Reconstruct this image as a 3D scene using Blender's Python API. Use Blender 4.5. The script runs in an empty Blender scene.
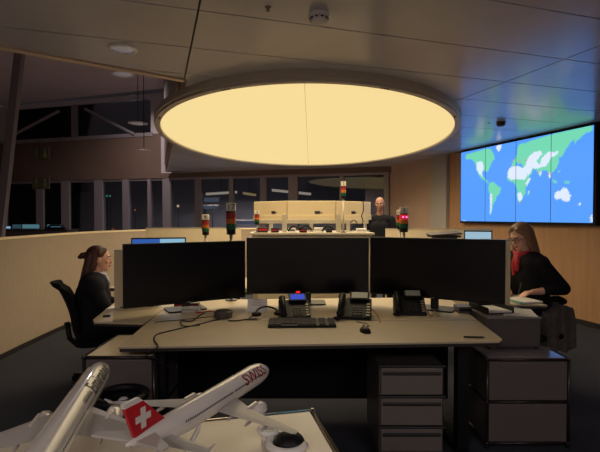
import bpy, bmesh, math, random
import numpy as np
from mathutils import Vector, Matrix, Euler
random.seed(7)
S = bpy.context.scene
C = S.collection
PI = math.pi

# ------------------------------------------------------------------ camera
F, HORIZ, CAMH = 455.0, 216.5, 1.5            # focal length in px of a 600 px frame
PITCH = math.atan((226 - HORIZ) / F)
cd = bpy.data.cameras.new('camera')
cd.sensor_width = 36; cd.lens = F / 600 * 36; cd.clip_start = 0.05
cam = bpy.data.objects.new('camera', cd); C.objects.link(cam)
cam.location = (0, 0, CAMH); cam.rotation_euler = (PI / 2 - PITCH, 0, 0)
S.camera = cam
# ------------------------------------------------------------------ world, exposure
w = bpy.data.worlds.new('world'); S.world = w; w.use_nodes = True
bg = w.node_tree.nodes['Background']
bg.inputs[0].default_value = (0.72, 0.66, 0.70, 1); bg.inputs[1].default_value = 0.075
S.view_settings.view_transform = 'Standard'; S.view_settings.look = 'None'
S.view_settings.gamma = 1; S.view_settings.use_curve_mapping = False
S.view_settings.exposure = 0.0
LAMP_STRENGTH = 0.94
HALL_WATT, GALLERY_FILL_WATT = 62.0, 36.0
LAMP_WATT, LAMP_SPREAD = 165.0, 150       # the oval lamp's own downward light
SCREEN_STRENGTH = 1.12

FWD = Vector((0, math.cos(PITCH), -math.sin(PITCH))); UP = Vector((0, math.sin(PITCH), math.cos(PITCH)))
def ray(px, py): return FWD + Vector(((px - 300) / F, 0, 0)) + UP * ((226 - py) / F)
def at_y(px, py, Y):
    d = ray(px, py); return Vector((0, 0, CAMH)) + d * (Y / d.y)
def at_z(px, py, z):
    d = ray(px, py); return Vector((0, 0, CAMH)) + d * ((z - CAMH) / d.z)

# ------------------------------------------------------------------ materials
def lin(c):
    out = []
    for v in c:
        v = v / 255
        out.append(v / 12.92 if v <= .04045 else ((v + .055) / 1.055) ** 2.4)
    return (*out, 1)
MATS = {}
def mat(name, rgb, rough=.5, metal=0, spec=.5, var=0.0, scale=8, bump=0, emit=0, stretch=(1, 1, 1), coat=0):
    if name in MATS: return MATS[name]
    m = bpy.data.materials.new(name); m.use_nodes = True
    n, l = m.node_tree.nodes, m.node_tree.links
    p = n['Principled BSDF']; c = lin(rgb)
    p.inputs['Base Color'].default_value = c
    p.inputs['Roughness'].default_value = rough; p.inputs['Metallic'].default_value = metal
    p.inputs['Specular IOR Level'].default_value = spec; p.inputs['Coat Weight'].default_value = coat
    if emit:
        p.inputs['Emission Color'].default_value = c; p.inputs['Emission Strength'].default_value = emit
    if var or bump:
        tc = n.new('ShaderNodeTexCoord'); mp = n.new('ShaderNodeMapping'); mp.inputs['Scale'].default_value = stretch
        no = n.new('ShaderNodeTexNoise'); no.inputs['Scale'].default_value = scale; no.inputs['Detail'].default_value = 4
        l.new(tc.outputs['Object'], mp.inputs[0]); l.new(mp.outputs[0], no.inputs['Vector'])
        if var:
            r = n.new('ShaderNodeValToRGB')
            r.color_ramp.elements[0].position = .3; r.color_ramp.elements[1].position = .7
            r.color_ramp.elements[0].color = (*[v * (1 - var) for v in c[:3]], 1)
            r.color_ramp.elements[1].color = (*[min(1, v * (1 + var)) for v in c[:3]], 1)
            l.new(no.outputs['Fac'], r.inputs[0]); l.new(r.outputs[0], p.inputs['Base Color'])
        if bump:
            b = n.new('ShaderNodeBump'); b.inputs['Strength'].default_value = bump; b.inputs['Distance'].default_value = .004
            l.new(no.outputs['Fac'], b.inputs['Height']); l.new(b.outputs[0], p.inputs['Normal'])
    MATS[name] = m; return m
def emis(name, rgb, strength):
    if name in MATS: return MATS[name]
    m = bpy.data.materials.new(name); m.use_nodes = True
    n, l = m.node_tree.nodes, m.node_tree.links
    n.remove(n['Principled BSDF']); e = n.new('ShaderNodeEmission')
    e.inputs[0].default_value = lin(rgb); e.inputs[1].default_value = strength
    l.new(e.outputs[0], n['Material Output'].inputs[0]); MATS[name] = m; return m
def glass_mat(name, tint, refl):
    m = bpy.data.materials.new(name); m.use_nodes = True
    n, l = m.node_tree.nodes, m.node_tree.links
    n.remove(n['Principled BSDF'])
    t = n.new('ShaderNodeBsdfTransparent'); t.inputs[0].default_value = (*tint, 1)
    g = n.new('ShaderNodeBsdfGlossy'); g.inputs['Roughness'].default_value = .02
    mx = n.new('ShaderNodeMixShader'); fr = n.new('ShaderNodeFresnel'); fr.inputs[0].default_value = refl
    l.new(fr.outputs[0], mx.inputs[0]); l.new(t.outputs[0], mx.inputs[1]); l.new(g.outputs[0], mx.inputs[2])
    l.new(mx.outputs[0], n['Material Output'].inputs[0]); MATS[name] = m; return m

ceil_m = mat('ceiling paint', (184, 186, 198), .22, spec=.7, var=.04, scale=3)
joint_m = mat('ceiling joint dark', (48, 44, 42), .8)
trim_m = mat('ceiling edge trim', (222, 200, 178), .5)
dark_ceil_m = mat('hall ceiling dark', (188, 178, 186), .8, var=.06, scale=2)
band_m = mat('brown fascia', (112, 92, 82), .8, var=.08, scale=1.5)
carpet_m = mat('carpet slate', (62, 64, 74), .95, spec=.1, var=.25, scale=160, bump=.4)
wood_m = mat('wood wall', (178, 138, 104), .45, var=.10, scale=3, stretch=(9, 9, .35))
mull_m = mat('mullion grey', (150, 142, 150), .5, metal=.2)
cream_m = mat('cream laminate', (240, 222, 186), .5, var=.03, scale=4)
desk_m = mat('desk laminate', (198, 182, 154), .38, var=.03, scale=5)
desk_edge_m = mat('desk dark edge', (38, 34, 34), .5)
part_m = mat('partition weave', (168, 152, 136), .75, var=.07, scale=30, stretch=(3, 3, .3), bump=.1)
black_m = mat('black plastic', (15, 15, 17), .5, spec=.3, var=.1, scale=20)
black_soft_m = mat('black fabric', (20, 20, 23), .9, spec=.15, var=.2, scale=90, bump=.3)
darkgrey_m = mat('dark grey metal', (52, 50, 52), .45, metal=.3)
grey_m = mat('warm grey lacquer', (122, 112, 106), .42, var=.03, scale=6)
grey_dk_m = mat('anthracite lacquer', (84, 76, 78), .4, var=.04, scale=6)
chrome_m = mat('chrome', (214, 208, 200), .14, metal=1, var=.02, scale=5)
screen_m = mat('dark monitor glass', (13, 13, 17), .22, spec=.35, var=.05, scale=2)
white_m = mat('white lacquer', (236, 232, 226), .3, var=.02, scale=6)
model_m = mat('model aircraft white', (232, 226, 220), .22, coat=.6, var=.02, scale=20)
model_grey_m = mat('model aircraft wing grey', (186, 180, 174), .3, var=.03, scale=20)
red_m = mat('signal red print', (196, 24, 42), .35, var=.03, scale=30)
red_dk_m = mat('dark red lettering', (146, 26, 40), .4)
ink_m = mat('dark lettering', (40, 36, 40), .5)
rackmon_m = mat('monitor back cream', (208, 190, 152), .5, var=.03, scale=4)
silver_m = mat('silver plastic', (190, 180, 160), .4, metal=.2, var=.03, scale=8)
skin_m = mat('skin', (158, 112, 92), .5, var=.05, scale=40)
skin2_m = mat('skin pale', (218, 170, 148), .5, var=.05, scale=40)
hair_a_m = mat('auburn hair', (74, 40, 28), .45, var=.3, scale=60, stretch=(4, 4, .4), bump=.5)
hair_b_m = mat('light brown hair', (128, 98, 76), .45, var=.3, scale=60, stretch=(4, 4, .4), bump=.5)
hair_c_m = mat('short brown hair', (70, 54, 46), .6, var=.3, scale=90)
navy_m = mat('navy jacket', (26, 25, 34), .85, spec=.2, var=.15, scale=60, bump=.2)
blackcl_m = mat('black clothing', (22, 23, 30), .85, spec=.2, var=.15, scale=60, bump=.2)
shirt_m = mat('pale blue shirt', (176, 180, 200), .7)
scarf_m = mat('red scarf', (176, 32, 50), .7, var=.2, scale=40)
coat_m = mat('grey coat', (92, 86, 84), .85, spec=.2, var=.2, scale=25, bump=.4)
paper_m = mat('white paper', (226, 224, 222), .7, var=.02, scale=10)
eye_m = mat('eye white', (226, 222, 216), .3); iris_m = mat('iris', (54, 40, 32), .3); lip_m = mat('lips', (168, 92, 88), .5)
glass_m = glass_mat('window glass', (.72, .74, .8), 1.5)
lamp_m = emis('lamp diffuser', (255, 226, 158), LAMP_STRENGTH)
strip_m = emis('strip light', (224, 206, 180), .6)

# ------------------------------------------------------------------ mesh helpers
class MB:
    def __init__(s): s.v = []; s.f = []
    def add(s, vs, fs):
        b = len(s.v); s.v += [Vector(v) for v in vs]; s.f += [[i + b for i in f] for f in fs]; return s
    def box(s, c, d, M=None):
        x, y, z = d[0] / 2, d[1] / 2, d[2] / 2
        vs = [Vector((i, j, k)) for i in (-x, x) for j in (-y, y) for k in (-z, z)]
        if M is not None: vs = [M @ v for v in vs]
        c = Vector(c)
        return s.add([v + c for v in vs], [(0, 1, 3, 2), (4, 6, 7, 5), (0, 4, 5, 1), (2, 3, 7, 6), (0, 2, 6, 4), (1, 5, 7, 3)])
    def bb(s, a, b):
        a, b = Vector(a), Vector(b); return s.box((a + b) / 2, b - a)
    def wall(s, p, q, z0, z1, t):
        """upright slab over the plan line p-q, thickness t"""
        p, q = Vector(p[:2]), Vector(q[:2]); d = (q - p); n = Vector((-d.y, d.x)).normalized() * t / 2
        return s.prism([p + n, p - n, q - n, q + n], z0, z1)
    def prism(s, poly, z0, z1):
        n = len(poly)
        ar = sum(poly[i][0] * poly[(i + 1) % n][1] - poly[(i + 1) % n][0] * poly[i][1] for i in range(n))
        if ar < 0: poly = list(reversed(poly))
        vs = [(p[0], p[1], z0) for p in poly] + [(p[0], p[1], z1) for p in poly]
        fs = [list(reversed(range(n))), [n + i for i in range(n)]]
        fs += [(i, (i + 1) % n, n + (i + 1) % n, n + i) for i in range(n)]
        return s.add(vs, fs)
    def cyl(s, p, q, r0, r1=None, n=16, caps=True):
        r1 = r0 if r1 is None else r1
        p, q = Vector(p), Vector(q); d = (q - p).normalized()
        a = d.orthogonal().normalized(); b = d.cross(a)
        vs = [p + (a * math.cos(2 * PI * i / n) + b * math.sin(2 * PI * i / n)) * r0 for i in range(n)]
        vs += [q + (a * math.cos(2 * PI * i / n) + b * math.sin(2 * PI * i / n)) * r1 for i in range(n)]
        fs = [(i, (i + 1) % n, n + (i + 1) % n, n + i) for i in range(n)]
        if caps: fs += [list(reversed(range(n))), [n + i for i in range(n)]]
        return s.add(vs, fs)
    def tube(s, pts, r, n=8):
        pts = [Vector(p) for p in pts]; k = len(pts); rings = []; a = None
        for i, p in enumerate(pts):
            d = (pts[min(i + 1, k - 1)] - pts[max(i - 1, 0)]).normalized()
            a = d.orthogonal().normalized() if a is None else (a - d * a.dot(d)).normalized()
            b = d.cross(a)
            rings += [p + (a * math.cos(2 * PI * j / n) + b * math.sin(2 * PI * j / n)) * r for j in range(n)]
        fs = [(i * n + j, i * n + (j + 1) % n, (i + 1) * n + (j + 1) % n, (i + 1) * n + j) for i in range(k - 1) for j in range(n)]
        fs += [list(reversed(range(n))), [(k - 1) * n + j for j in range(n)]]
        return s.add(rings, fs)
    def lathe(s, prof, n=24, c=(0, 0, 0), sx=1, sy=1):
        vs = [(c[0] + r * math.cos(2 * PI * i / n) * sx, c[1] + r * math.sin(2 * PI * i / n) * sy, c[2] + z) for r, z in prof for i in range(n)]
        k = len(prof)
        fs = [(j * n + i, j * n + (i + 1) % n, (j + 1) * n + (i + 1) % n, (j + 1) * n + i) for j in range(k - 1) for i in range(n)]
        fs += [list(reversed(range(n))), [(k - 1) * n + i for i in range(n)]]
        return s.add(vs, fs)
    def ell(s, c, r, M=None, n=16, m=10):
        c = Vector(c); vs = []; fs = []
        for j in range(m + 1):
            th = PI * j / m
            for i in range(n):
                v = Vector((r[0] * math.sin(th) * math.cos(2 * PI * i / n), r[1] * math.sin(th) * math.sin(2 * PI * i / n), r[2] * math.cos(th)))
                vs.append(c + (M @ v if M is not None else v))
        for j in range(m):
            for i in range(n): fs.append((j * n + i, (j + 1) * n + i, (j + 1) * n + (i + 1) % n, j * n + (i + 1) % n))
        return s.add(vs, fs)
    def cap(s, p, r0, q, r1, n=14):
        s.ell(p, (r0,) * 3, n=n, m=8); s.ell(q, (r1,) * 3, n=n, m=8); return s.cyl(p, q, r0, r1, n)
    def build(s, name, m, parent=None, smooth=False, bevel=0, world=False, seg=2, remesh=0, sm_it=4):
        off = Vector((0, 0, 0))
        if parent is not None and world:
            r = parent
            while r.parent: r = r.parent
            off = Vector(r.location)
        vs = [v - off for v in s.v]; loc = Vector((0, 0, 0))
        if parent is None and vs:
            xs = [v.x for v in vs]; ys = [v.y for v in vs]; zs = [v.z for v in vs]
            loc = Vector(((min(xs) + max(xs)) / 2, (min(ys) + max(ys)) / 2, min(zs))); vs = [v - loc for v in vs]
        me = bpy.data.meshes.new(name); me.from_pydata(vs, [], s.f)
        bm = bmesh.new(); bm.from_mesh(me); bmesh.ops.remove_doubles(bm, verts=bm.verts, dist=1e-6)
        bmesh.ops.recalc_face_normals(bm, faces=bm.faces)
        if bevel:
            es = [e for e in bm.edges if len(e.link_faces) == 2 and e.calc_face_angle(0) > .6]
            bmesh.ops.bevel(bm, geom=es, offset=bevel, segments=seg, affect='EDGES', profile=.5)
        bm.to_mesh(me); bm.free()
        if remesh:
            t = bpy.data.objects.new('tmp', me); C.objects.link(t)
            rm = t.modifiers.new('r', 'REMESH'); rm.mode = 'VOXEL'; rm.voxel_size = remesh
            if sm_it:
                sm = t.modifiers.new('s', 'SMOOTH'); sm.iterations = sm_it; sm.factor = .5
            dg = bpy.context.evaluated_depsgraph_get(); dg.update()
            m2 = bpy.data.meshes.new_from_object(t.evaluated_get(dg)); bpy.data.objects.remove(t); bpy.data.meshes.remove(me)
            me = m2; me.name = name; smooth = True
        me.materials.clear(); me.materials.append(m)
        if smooth: me.polygons.foreach_set('use_smooth', [True] * len(me.polygons))
        o = bpy.data.objects.new(name, me); C.objects.link(o)
        if parent is not None: o.parent = parent
        else: o.location = loc
        return o
def tag(o, label, cat, group=None):
    o['label'] = label; o['category'] = cat
    if group: o['group'] = group
    return o
def thing(name, label, cat, loc=(0, 0, 0), rz=0, group=None):
    o = bpy.data.objects.new(name, None); C.objects.link(o); o.location = loc; o.rotation_euler = (0, 0, rz)
    o.empty_display_size = .1
    return tag(o, label, cat, group)
def struct(name, mb, m, label=None, cat=None, **k):
    o = mb.build(name, m, **k); o['kind'] = 'structure'
    if label: o['label'] = label
    if cat: o['category'] = cat
    return o
def text_mesh(body, size, extrude=0, bold=0.0):
    cu = bpy.data.curves.new('t', 'FONT'); cu.body = body; cu.size = size; cu.align_x = 'CENTER'; cu.align_y = 'CENTER'
    cu.resolution_u = 3; cu.extrude = extrude; cu.offset = bold
    o = bpy.data.objects.new('t', cu); C.objects.link(o)
    dg = bpy.context.evaluated_depsgraph_get(); dg.update()
    me = bpy.data.meshes.new_from_object(o.evaluated_get(dg))
    bpy.data.objects.remove(o); bpy.data.curves.remove(cu); return me
def text_obj(name, body, size, m, parent, M, extrude=.0005):
    me = text_mesh(body, size, extrude); me.transform(M); me.materials.clear(); me.materials.append(m)
    o = bpy.data.objects.new(name, me); C.objects.link(o); o.parent = parent; return o
def rounded(w, d, r, n=5):
    pts = []
    for cx, cy, a0 in ((w / 2 - r, d / 2 - r, 0), (-w / 2 + r, d / 2 - r, 90), (-w / 2 + r, -d / 2 + r, 180), (w / 2 - r, -d / 2 + r, 270)):
        for i in range(n + 1):
            a = math.radians(a0 + 90 * i / n); pts.append((cx + r * math.cos(a), cy + r * math.sin(a)))
    return pts
def clip(poly, a, b, c):
    """keep a*x+b*y<=c"""
    out = []
    for i in range(len(poly)):
        p, q = poly[i], poly[(i + 1) % len(poly)]
        dp, dq = a * p[0] + b * p[1] - c, a * q[0] + b * q[1] - c
        if dp <= 0: out.append(p)
        if dp * dq < 0:
            t = dp / (dp - dq); out.append((p[0] + (q[0] - p[0]) * t, p[1] + (q[1] - p[1]) * t))
    return out

# ================================================================== STRUCTURE
CZ = 2.75                                      # control room ceiling
DW = Vector((-.301, .954)); NW = Vector((.954, .301))     # along / across the right wall
def st(s, t): return NW * s + DW * t
def wall_hit(px, off=.09):
    d = Vector(((px - 300) / F, 1)); return d * ((WS - off) / NW.dot(d))
WS = 5.62                                      # right wall at s = 5.62
def fac(px):                                   # facade plan point seen at pixel column px
    A, B = Vector((-9.8, 14.9)), Vector((2.25, 11.45))
    d = Vector(((px - 300) / F, 1)); e = B - A
    # A + u e = k d
    det = e.x * (-d.y) - (-d.x) * e.y
    u = ((-A.x) * (-d.y) - (-d.x) * (-A.y)) / det
    return A + e * u
HALL_Z = 5.05
struct('floor', MB().bb((-13, -4.2, -.05), (7, 22, 0)), carpet_m)
struct('floor_gallery_bounce', MB().bb((-6, -4, 0), (5, .9, .006)), mat('gallery bounce floor', (176, 168, 162), .5, var=.06, scale=4))  # unseen pale floor added to bounce the fill light up
struct('floor_hall_bounce', MB().prism([(-13, -3.9), (-3.6, -3.9), (-3.5, 5), (-3.45, 6.5), (-2.9, 8), (-1.5, 9.2), (2, 9.4), (2, 11.2), (-13, 15.5)], 0, .005), mat('hall bounce floor', (186, 172, 166), .5, var=.06, scale=3))  # pale floor added to bounce light onto the hall ceiling
struct('wall_gallery_bounce', MB().bb((-9, -4.1, 0), (7, -4, 3)), mat('gallery bounce white', (206, 198, 192), .8))  # unseen pale wall added to bounce the fill light forward
# ---- main ceiling: slab + panels
e0, e1 = at_z(0, 47, CZ), at_z(200, 83, CZ)
ed = (Vector((e1.x - e0.x, e1.y - e0.y))).normalized(); en = Vector((-ed.y, ed.x))   # points to the hall
ec = en.dot(Vector((e0.x, e0.y)))
sl = MB()
R1 = [st(.25, -4), st(WS + .15, -4), st(WS + .15, 13.5), st(.25, 13.5)]
fA, fB = fac(0), fac(388); fd = (fB - fA).normalized(); fn = Vector((-fd.y, fd.x)); fc = fn.dot(fA)
R1 = clip([tuple(p) for p in R1], fn.x, fn.y, fc + .02)
R2 = clip([tuple(p) for p in [st(-9, -4), st(.25, -4), st(.25, 9), st(-9, 9)]], en.x, en.y, ec)
sl.prism(R1, CZ + .02, CZ + .12); sl.prism(R2, CZ + .02, CZ + .12)
ceiling = struct('ceiling', sl, joint_m)
S_J = [-8.0, -5.25, -2.5, .25, 3.1, WS]; T_J = [2.20 + .64 * k for k in range(-11, 18)]
for i in range(len(S_J) - 1):
    for k in range(len(T_J) - 1):
        g = .006
        q = [tuple(p) for p in [st(S_J[i] + g, T_J[k] + g), st(S_J[i + 1] - g, T_J[k] + g), st(S_J[i + 1] - g, T_J[k + 1] - g), st(S_J[i] + g, T_J[k + 1] - g)]]
        q = clip(q, fn.x, fn.y, fc - .01)
        if S_J[i] < .2: q = clip(q, en.x, en.y, ec - .05)
        if len(q) < 3 or max(p[1] for p in q) < -3.5: continue
        MB().prism(q, CZ, CZ + .02).build('ceiling_panel', ceil_m, ceiling, world=True)
# joint of edge with s=.25
tt = (ec - en.dot(NW * .25)) / en.dot(DW); eJ = st(.25, tt); eL = Vector((e0.x, e0.y)) - ed * 6
tr = MB(); tr.wall(eL, eJ, CZ - .012, CZ + .12, .07)
struct('trim_1', tr, trim_m)
up = MB(); up.wall(eL, eJ, CZ + .12, HALL_Z, .08); up.wall(eJ, st(.25, 12.6), CZ + .12, HALL_Z, .08)
struct('wall_upstand', up, band_m)
struct('trim_2', MB().wall(eJ, st(.25, 12.4), CZ - .005, CZ + .12, .05), band_m)
# hall ceiling
hp = [(-13, 15.8), (-13, -2), tuple(eL), tuple(eJ), tuple(st(.25, 13.2))]
struct('ceiling_hall', MB().prism(hp, HALL_Z, HALL_Z + .1), dark_ceil_m)
# ---- right wall
wall_right = struct('wall_right', MB().wall(st(WS + .06, -3), st(WS + .06, 11.7), 0, CZ + .02, .12), wood_m)
struct('wall_pillar', MB().wall(wall_hit(447.5, .035), wall_hit(432, .035), 0, CZ, .07), mat('pillar grey', (166, 162, 160), .6))
struct('wall_right_rear', MB().wall(wall_hit(431.8, .015), wall_hit(386, .015), 0, CZ, .03), mat('grey brown panel', (186, 158, 142), .6, var=.06, scale=2))
struct('baseboard_right', MB().wall(st(WS - .01, -3), st(WS - .01, 7.8), 0, .07, .02), darkgrey_m)
# ---- rear facade: fascia band, mullions, panes, clerestory with trusses
HEAD = 2.61; SILL = .55; BT, CT = 3.9, 4.92
fasc = MB(); fasc.wall(fac(-60), fac(393), HEAD, CZ, .16); fasc.wall(fac(-60), fac(163), CZ, BT, .16)
wall_back = struct('wall_back', fasc, band_m)
struct('wall_sill', MB().wall(fac(-60), fac(393), 0, SILL, .16), band_m)
rest = MB(); rest.wall(fac(153), fac(250), BT - .02, HALL_Z, .16); rest.wall(fac(163), fac(250), CZ, BT, .16); rest.wall(fac(-60), fac(153), CT, HALL_Z, .16)
rest.wall(fac(-60), fac(9), BT, CT, .16)
struct('wall_gable', rest, dark_ceil_m)
MULL = [(-4, 8), (38, 45), (63, 71), (96, 104), (124, 130), (149, 152), (164, 172), (196, 202), (230, 234), (261, 267), (289, 298), (340, 344), (384, 389)]
for i, (x0, x1) in enumerate(MULL):
    struct('trim_%d' % (10 + i), MB().wall(fac(x0), fac(x1), SILL, HEAD, .14), mull_m)
for i in range(len(MULL) - 1):
    x0, x1 = MULL[i][1], MULL[i + 1][0]
    wn = struct('window_%d' % (i + 1), MB().wall(fac(x0), fac(x1), SILL, HEAD, .012), glass_m)
    fr = MB()
    for z in (SILL + .03, HEAD - .03): fr.wall(fac(x0), fac(x1), z - .03, z + .03, .10)
    fr.build('window_frame', mull_m, wn, world=True)
struct('window_20', MB().wall(fac(9), fac(153), BT, CT, .012), glass_m)
def fpt(px, py):
    p = fac(px); q = at_y(px, py, p.y); return q
tz = MB()
tz.wall(fac(74), fac(79), BT, CT, .14)
struct('trim_30', tz, mull_m)
for i, (x0, y0, x1, y1) in enumerate([(61, 112, 15, 136), (87, 110, 136, 140)]):
    p, q = fpt(x0, y0), fpt(x1, y1)
    p.z = min(p.z, CT); q.z = max(q.z, BT)
    struct('trim_%d' % (31 + i), MB().tube([p + Vector((0, -.12, 0)), q + Vector((0, -.12, 0))], .045, 6), mull_m)
struct('trim_33', MB().wall(fac(5), fac(155), BT - .07, BT + .04, .2), mull_m)
# leaning steel post at far left
p, q = at_y(20, 50, 7.6), at_y(-1, 240, 7.6)
lp = MB(); d = (q - p); p2 = p - d * .25; q2 = p + d * (p.z / (p.z - q.z))
ax = Vector((1, 0, 0))
lp.add([p2 + Vector((-.065, -.05, 0)), p2 + Vector((.065, -.05, 0)), p2 + Vector((.065, .05, 0)), p2 + Vector((-.065, .05, 0)),
        q2 + Vector((-.065, -.05, 0)), q2 + Vector((.065, -.05, 0)), q2 + Vector((.065, .05, 0)), q2 + Vector((-.065, .05, 0))],
       [(0, 1, 2, 3), (7, 6, 5, 4), (0, 4, 5, 1), (1, 5, 6, 2), (2, 6, 7, 3), (3, 7, 4, 0)])
tag(lp.build('steel_post', mull_m), 'grey steel post leaning in front of the leftmost dark windows', 'post')
# ---- curved low partition at left
pts = [(-3.25, -1.0), (-3.22, 2.5), (-3.16, 4.4), (-3.17, 5.2), (-3.16, 6.1), (-3.02, 6.9), (-2.72, 7.6), (-2.25, 8.15), (-1.6, 8.55), (-.8, 8.75)]
def spline(pts, n=6):
    out = []
    for i in range(len(pts) - 1):
        p0, p1, p2, p3 = [Vector(pts[max(0, min(len(pts) - 1, j))]) for j in (i - 1, i, i + 1, i + 2)]
        for k in range(n):
            t = k / n
            out.append(.5 * ((2 * p1) + (p2 - p0) * t + (2 * p0 - 5 * p1 + 4 * p2 - p3) * t * t + (3 * p1 - p0 - 3 * p2 + p3) * t ** 3))
    out.append(Vector(pts[-1])); return out
cv = spline(pts)
def ribbon(cv, t, z0, z1):
    L, R = [], []
    for i, p in enumerate(cv):
        d = (cv[min(i + 1, len(cv) - 1)] - cv[max(i - 1, 0)]).normalized(); n = Vector((-d.y, d.x)) * t / 2
        L.append(p + n); R.append(p - n)
    mb = MB(); k = len(cv)
    vs = [(p.x, p.y, z) for z in (z0, z1) for p in L] + [(p.x, p.y, z) for z in (z0, z1) for p in R]
    fs = []
    for i in range(k - 1):
        fs += [(i, i + 1, k + i + 1, k + i), (2 * k + i + 1, 2 * k + i, 3 * k + i, 3 * k + i + 1), (k + i, k + i + 1, 3 * k + i + 1, 3 * k + i), (i + 1, i, 2 * k + i, 2 * k + i + 1)]
    fs += [(0, k, 3 * k, 2 * k), (k - 1, 3 * k - 1, 4 * k - 1, 2 * k - 1)]
    return mb.add(vs, fs)
wp = struct('wall_partition', ribbon(cv, .06, .06, 1.255), part_m, smooth=False)
struct('baseboard_partition', ribbon(cv, .05, 0, .06), darkgrey_m)
struct('trim_40', ribbon(cv, .075, 1.255, 1.28), cream_m)
# ---- dark rooms behind the facade
bk = MB(); bk.bb((-13, 20, -.05), (7, 20.1, 9)); bk.bb((6.9, 12, 0), (7, 20, 9))
struct('wall_beyond', bk, mat('night room', (150, 148, 150), .9))
struct('wall_left', MB().bb((-13.1, -3, 0), (-13, 20, 6)), dark_ceil_m)

# ================================================================== CEILING LAMP
LZ = CZ - .10; cx, cy, A_, B_ = .115, 7.15, 2.14, 3.30
A_ *= 1.0; B_ *= .99
lamp = thing('oval_ceiling_lamp', 'huge oval ceiling lamp with glowing warm yellow diffuser and grey rim', 'lamp', (cx, cy, LZ), -.024)
def oval(a, b, n=96): return [(a * math.cos(2 * PI * i / n), b * math.sin(2 * PI * i / n)) for i in range(n)]
fm = MB(); n = 96
rings = [(0, .10), (.0, .035), (-.012, .03), (-.012, 0), (-.075, 0), (-.075, .025), (-.09, .03), (-.09, .10)]
vs = []
for dr, z in rings: vs += [((A_ + dr) * math.cos(2 * PI * i / n), (B_ + dr) * math.sin(2 * PI * i / n), z) for i in range(n)]
k = len(rings)
fm.add(vs, [(j * n + i, j * n + (i + 1) % n, ((j + 1) % k) * n + (i + 1) % n, ((j + 1) % k) * n + i) for j in range(k) for i in range(n)])
fm.build('frame', mat('lamp frame grey', (196, 188, 178), .45, metal=.1), lamp)
for sgn in (-1, 1):
    poly = [(.003 * sgn, -(B_ - .08)), ] + [(sgn * (A_ - .08) * math.cos(t), (B_ - .08) * math.sin(t)) for t in np.linspace(-PI / 2 + .004, PI / 2 - .004, 60)] + [(.003 * sgn, B_ - .08)]
    MB().prism(poly, .022, .03).build('diffuser_panel', lamp_m, lamp)
la = bpy.data.lights.new('oval_lamp_light', 'AREA'); la.shape = 'ELLIPSE'; la.size = 2 * (A_ - .1); la.size_y = 2 * (B_ - .1)
la.energy = LAMP_WATT; la.spread = math.radians(LAMP_SPREAD); la.color = lin((255, 231, 194))[:3]
lo = bpy.data.objects.new('oval_lamp_light', la); C.objects.link(lo); lo.parent = lamp; lo.location = (0, 0, .018)
hole_m = mat('black hole', (10, 10, 10), .8)
for ang in (215, 325, 250, 290):
    for k in (-1, 0, 1):
        t = math.radians(ang + k * .9)
        x, y = (A_ - .045) * math.cos(t), (B_ - .045) * math.sin(t)
        MB().cyl((x, y, -.003), (x, y, .004), .012, n=10).build('screw', hole_m, lamp)

# ================================================================== CEILING FIXTURES
def detector(px, py, r, label):
    p = at_z(px, py, CZ)
    t = thing('smoke_detector', label, 'smoke detector', (p.x, p.y, CZ))
    MB().lathe([(r, 0), (r, -.018), (r * .93, -.024)], 28).build('base', white_m if r > .06 else grey_dk_m, t, smooth=False)
    h = MB().lathe([(r * .8, -.024), (r * .86, -.034), (r * .8, -.052), (r * .5, -.06), (.001, -.06)], 28).build('head', white_m if r > .06 else grey_dk_m, t, smooth=True)
    for i in range(10):
        a = 2 * PI * i / 10
        MB().box((r * .84 * math.cos(a), r * .84 * math.sin(a), -.033), (.016, .016, .006), Matrix.Rotation(a, 3, 'Z')).build('slot', hole_m, h)
detector(319, 14, .062, 'white round smoke detector on ceiling panel above the oval lamp')
detector(501, 122, .058, 'dark small smoke detector on ceiling beside the video wall')
p = at_z(268, 7, CZ); t = thing('sprinkler_head', 'tiny ceiling sprinkler left of the white smoke detector', 'sprinkler', (p.x, p.y, CZ))
MB().lathe([(.02, 0), (.016, -.006), (.006, -.008), (.006, -.022)], 14).build('stem', grey_m, t); MB().lathe([(.013, -.022), (.013, -.026)], 14).build('deflector', grey_m, t)
p = at_z(489, 123, CZ); tag(MB().lathe([(.014, CZ - .004), (.014, CZ), (.01, CZ)], 12, (p.x, p.y, 0)).build('ceiling_sensor', hole_m), 'tiny black dot sensor on ceiling left of dark detector', 'sensor')
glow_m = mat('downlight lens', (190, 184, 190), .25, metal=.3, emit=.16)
def downlight(px, py, z, r, label, hang=0, Y=None, watt=0):
    p = at_z(px, py, z) if Y is None else at_y(px, py, Y)
    t = thing('downlight', label, 'downlight', (p.x, p.y, p.z), 0, 'round downlights at left')
    MB().lathe([(r, 0), (r, -.012), (r * .82, -.016), (r * .8, -.004), (r * .8, .0)], 28).build('ring', white_m, t, smooth=False)
    MB().lathe([(r * .8, -.002), (r * .6, -.012), (.001, -.015)], 28).build('lens', glow_m, t, smooth=True)
    if watt:
        L_ = bpy.data.lights.new('downlight_light', 'AREA'); L_.shape = 'DISK'; L_.size = r * 1.2; L_.energy = watt; L_.spread = math.radians(150); L_.color = (1, .86, .8)
        q = bpy.data.objects.new('downlight_light', L_); C.objects.link(q); q.parent = t; q.location = (0, 0, -.02)
    if hang: MB().cyl((0, 0, 0), (0, 0, HALL_Z - p.z), .008, n=8).build('rod', darkgrey_m, t)
downlight(123, 48, CZ, .105, 'round recessed downlight on the lit ceiling left of the oval lamp')
downlight(123, 74, HALL_Z, .27, 'topmost round downlight on the dark hall ceiling', watt=HALL_WATT)
downlight(136, 97, HALL_Z, .22, 'second round downlight on dark hall ceiling above the slanted braces', watt=HALL_WATT)
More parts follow.
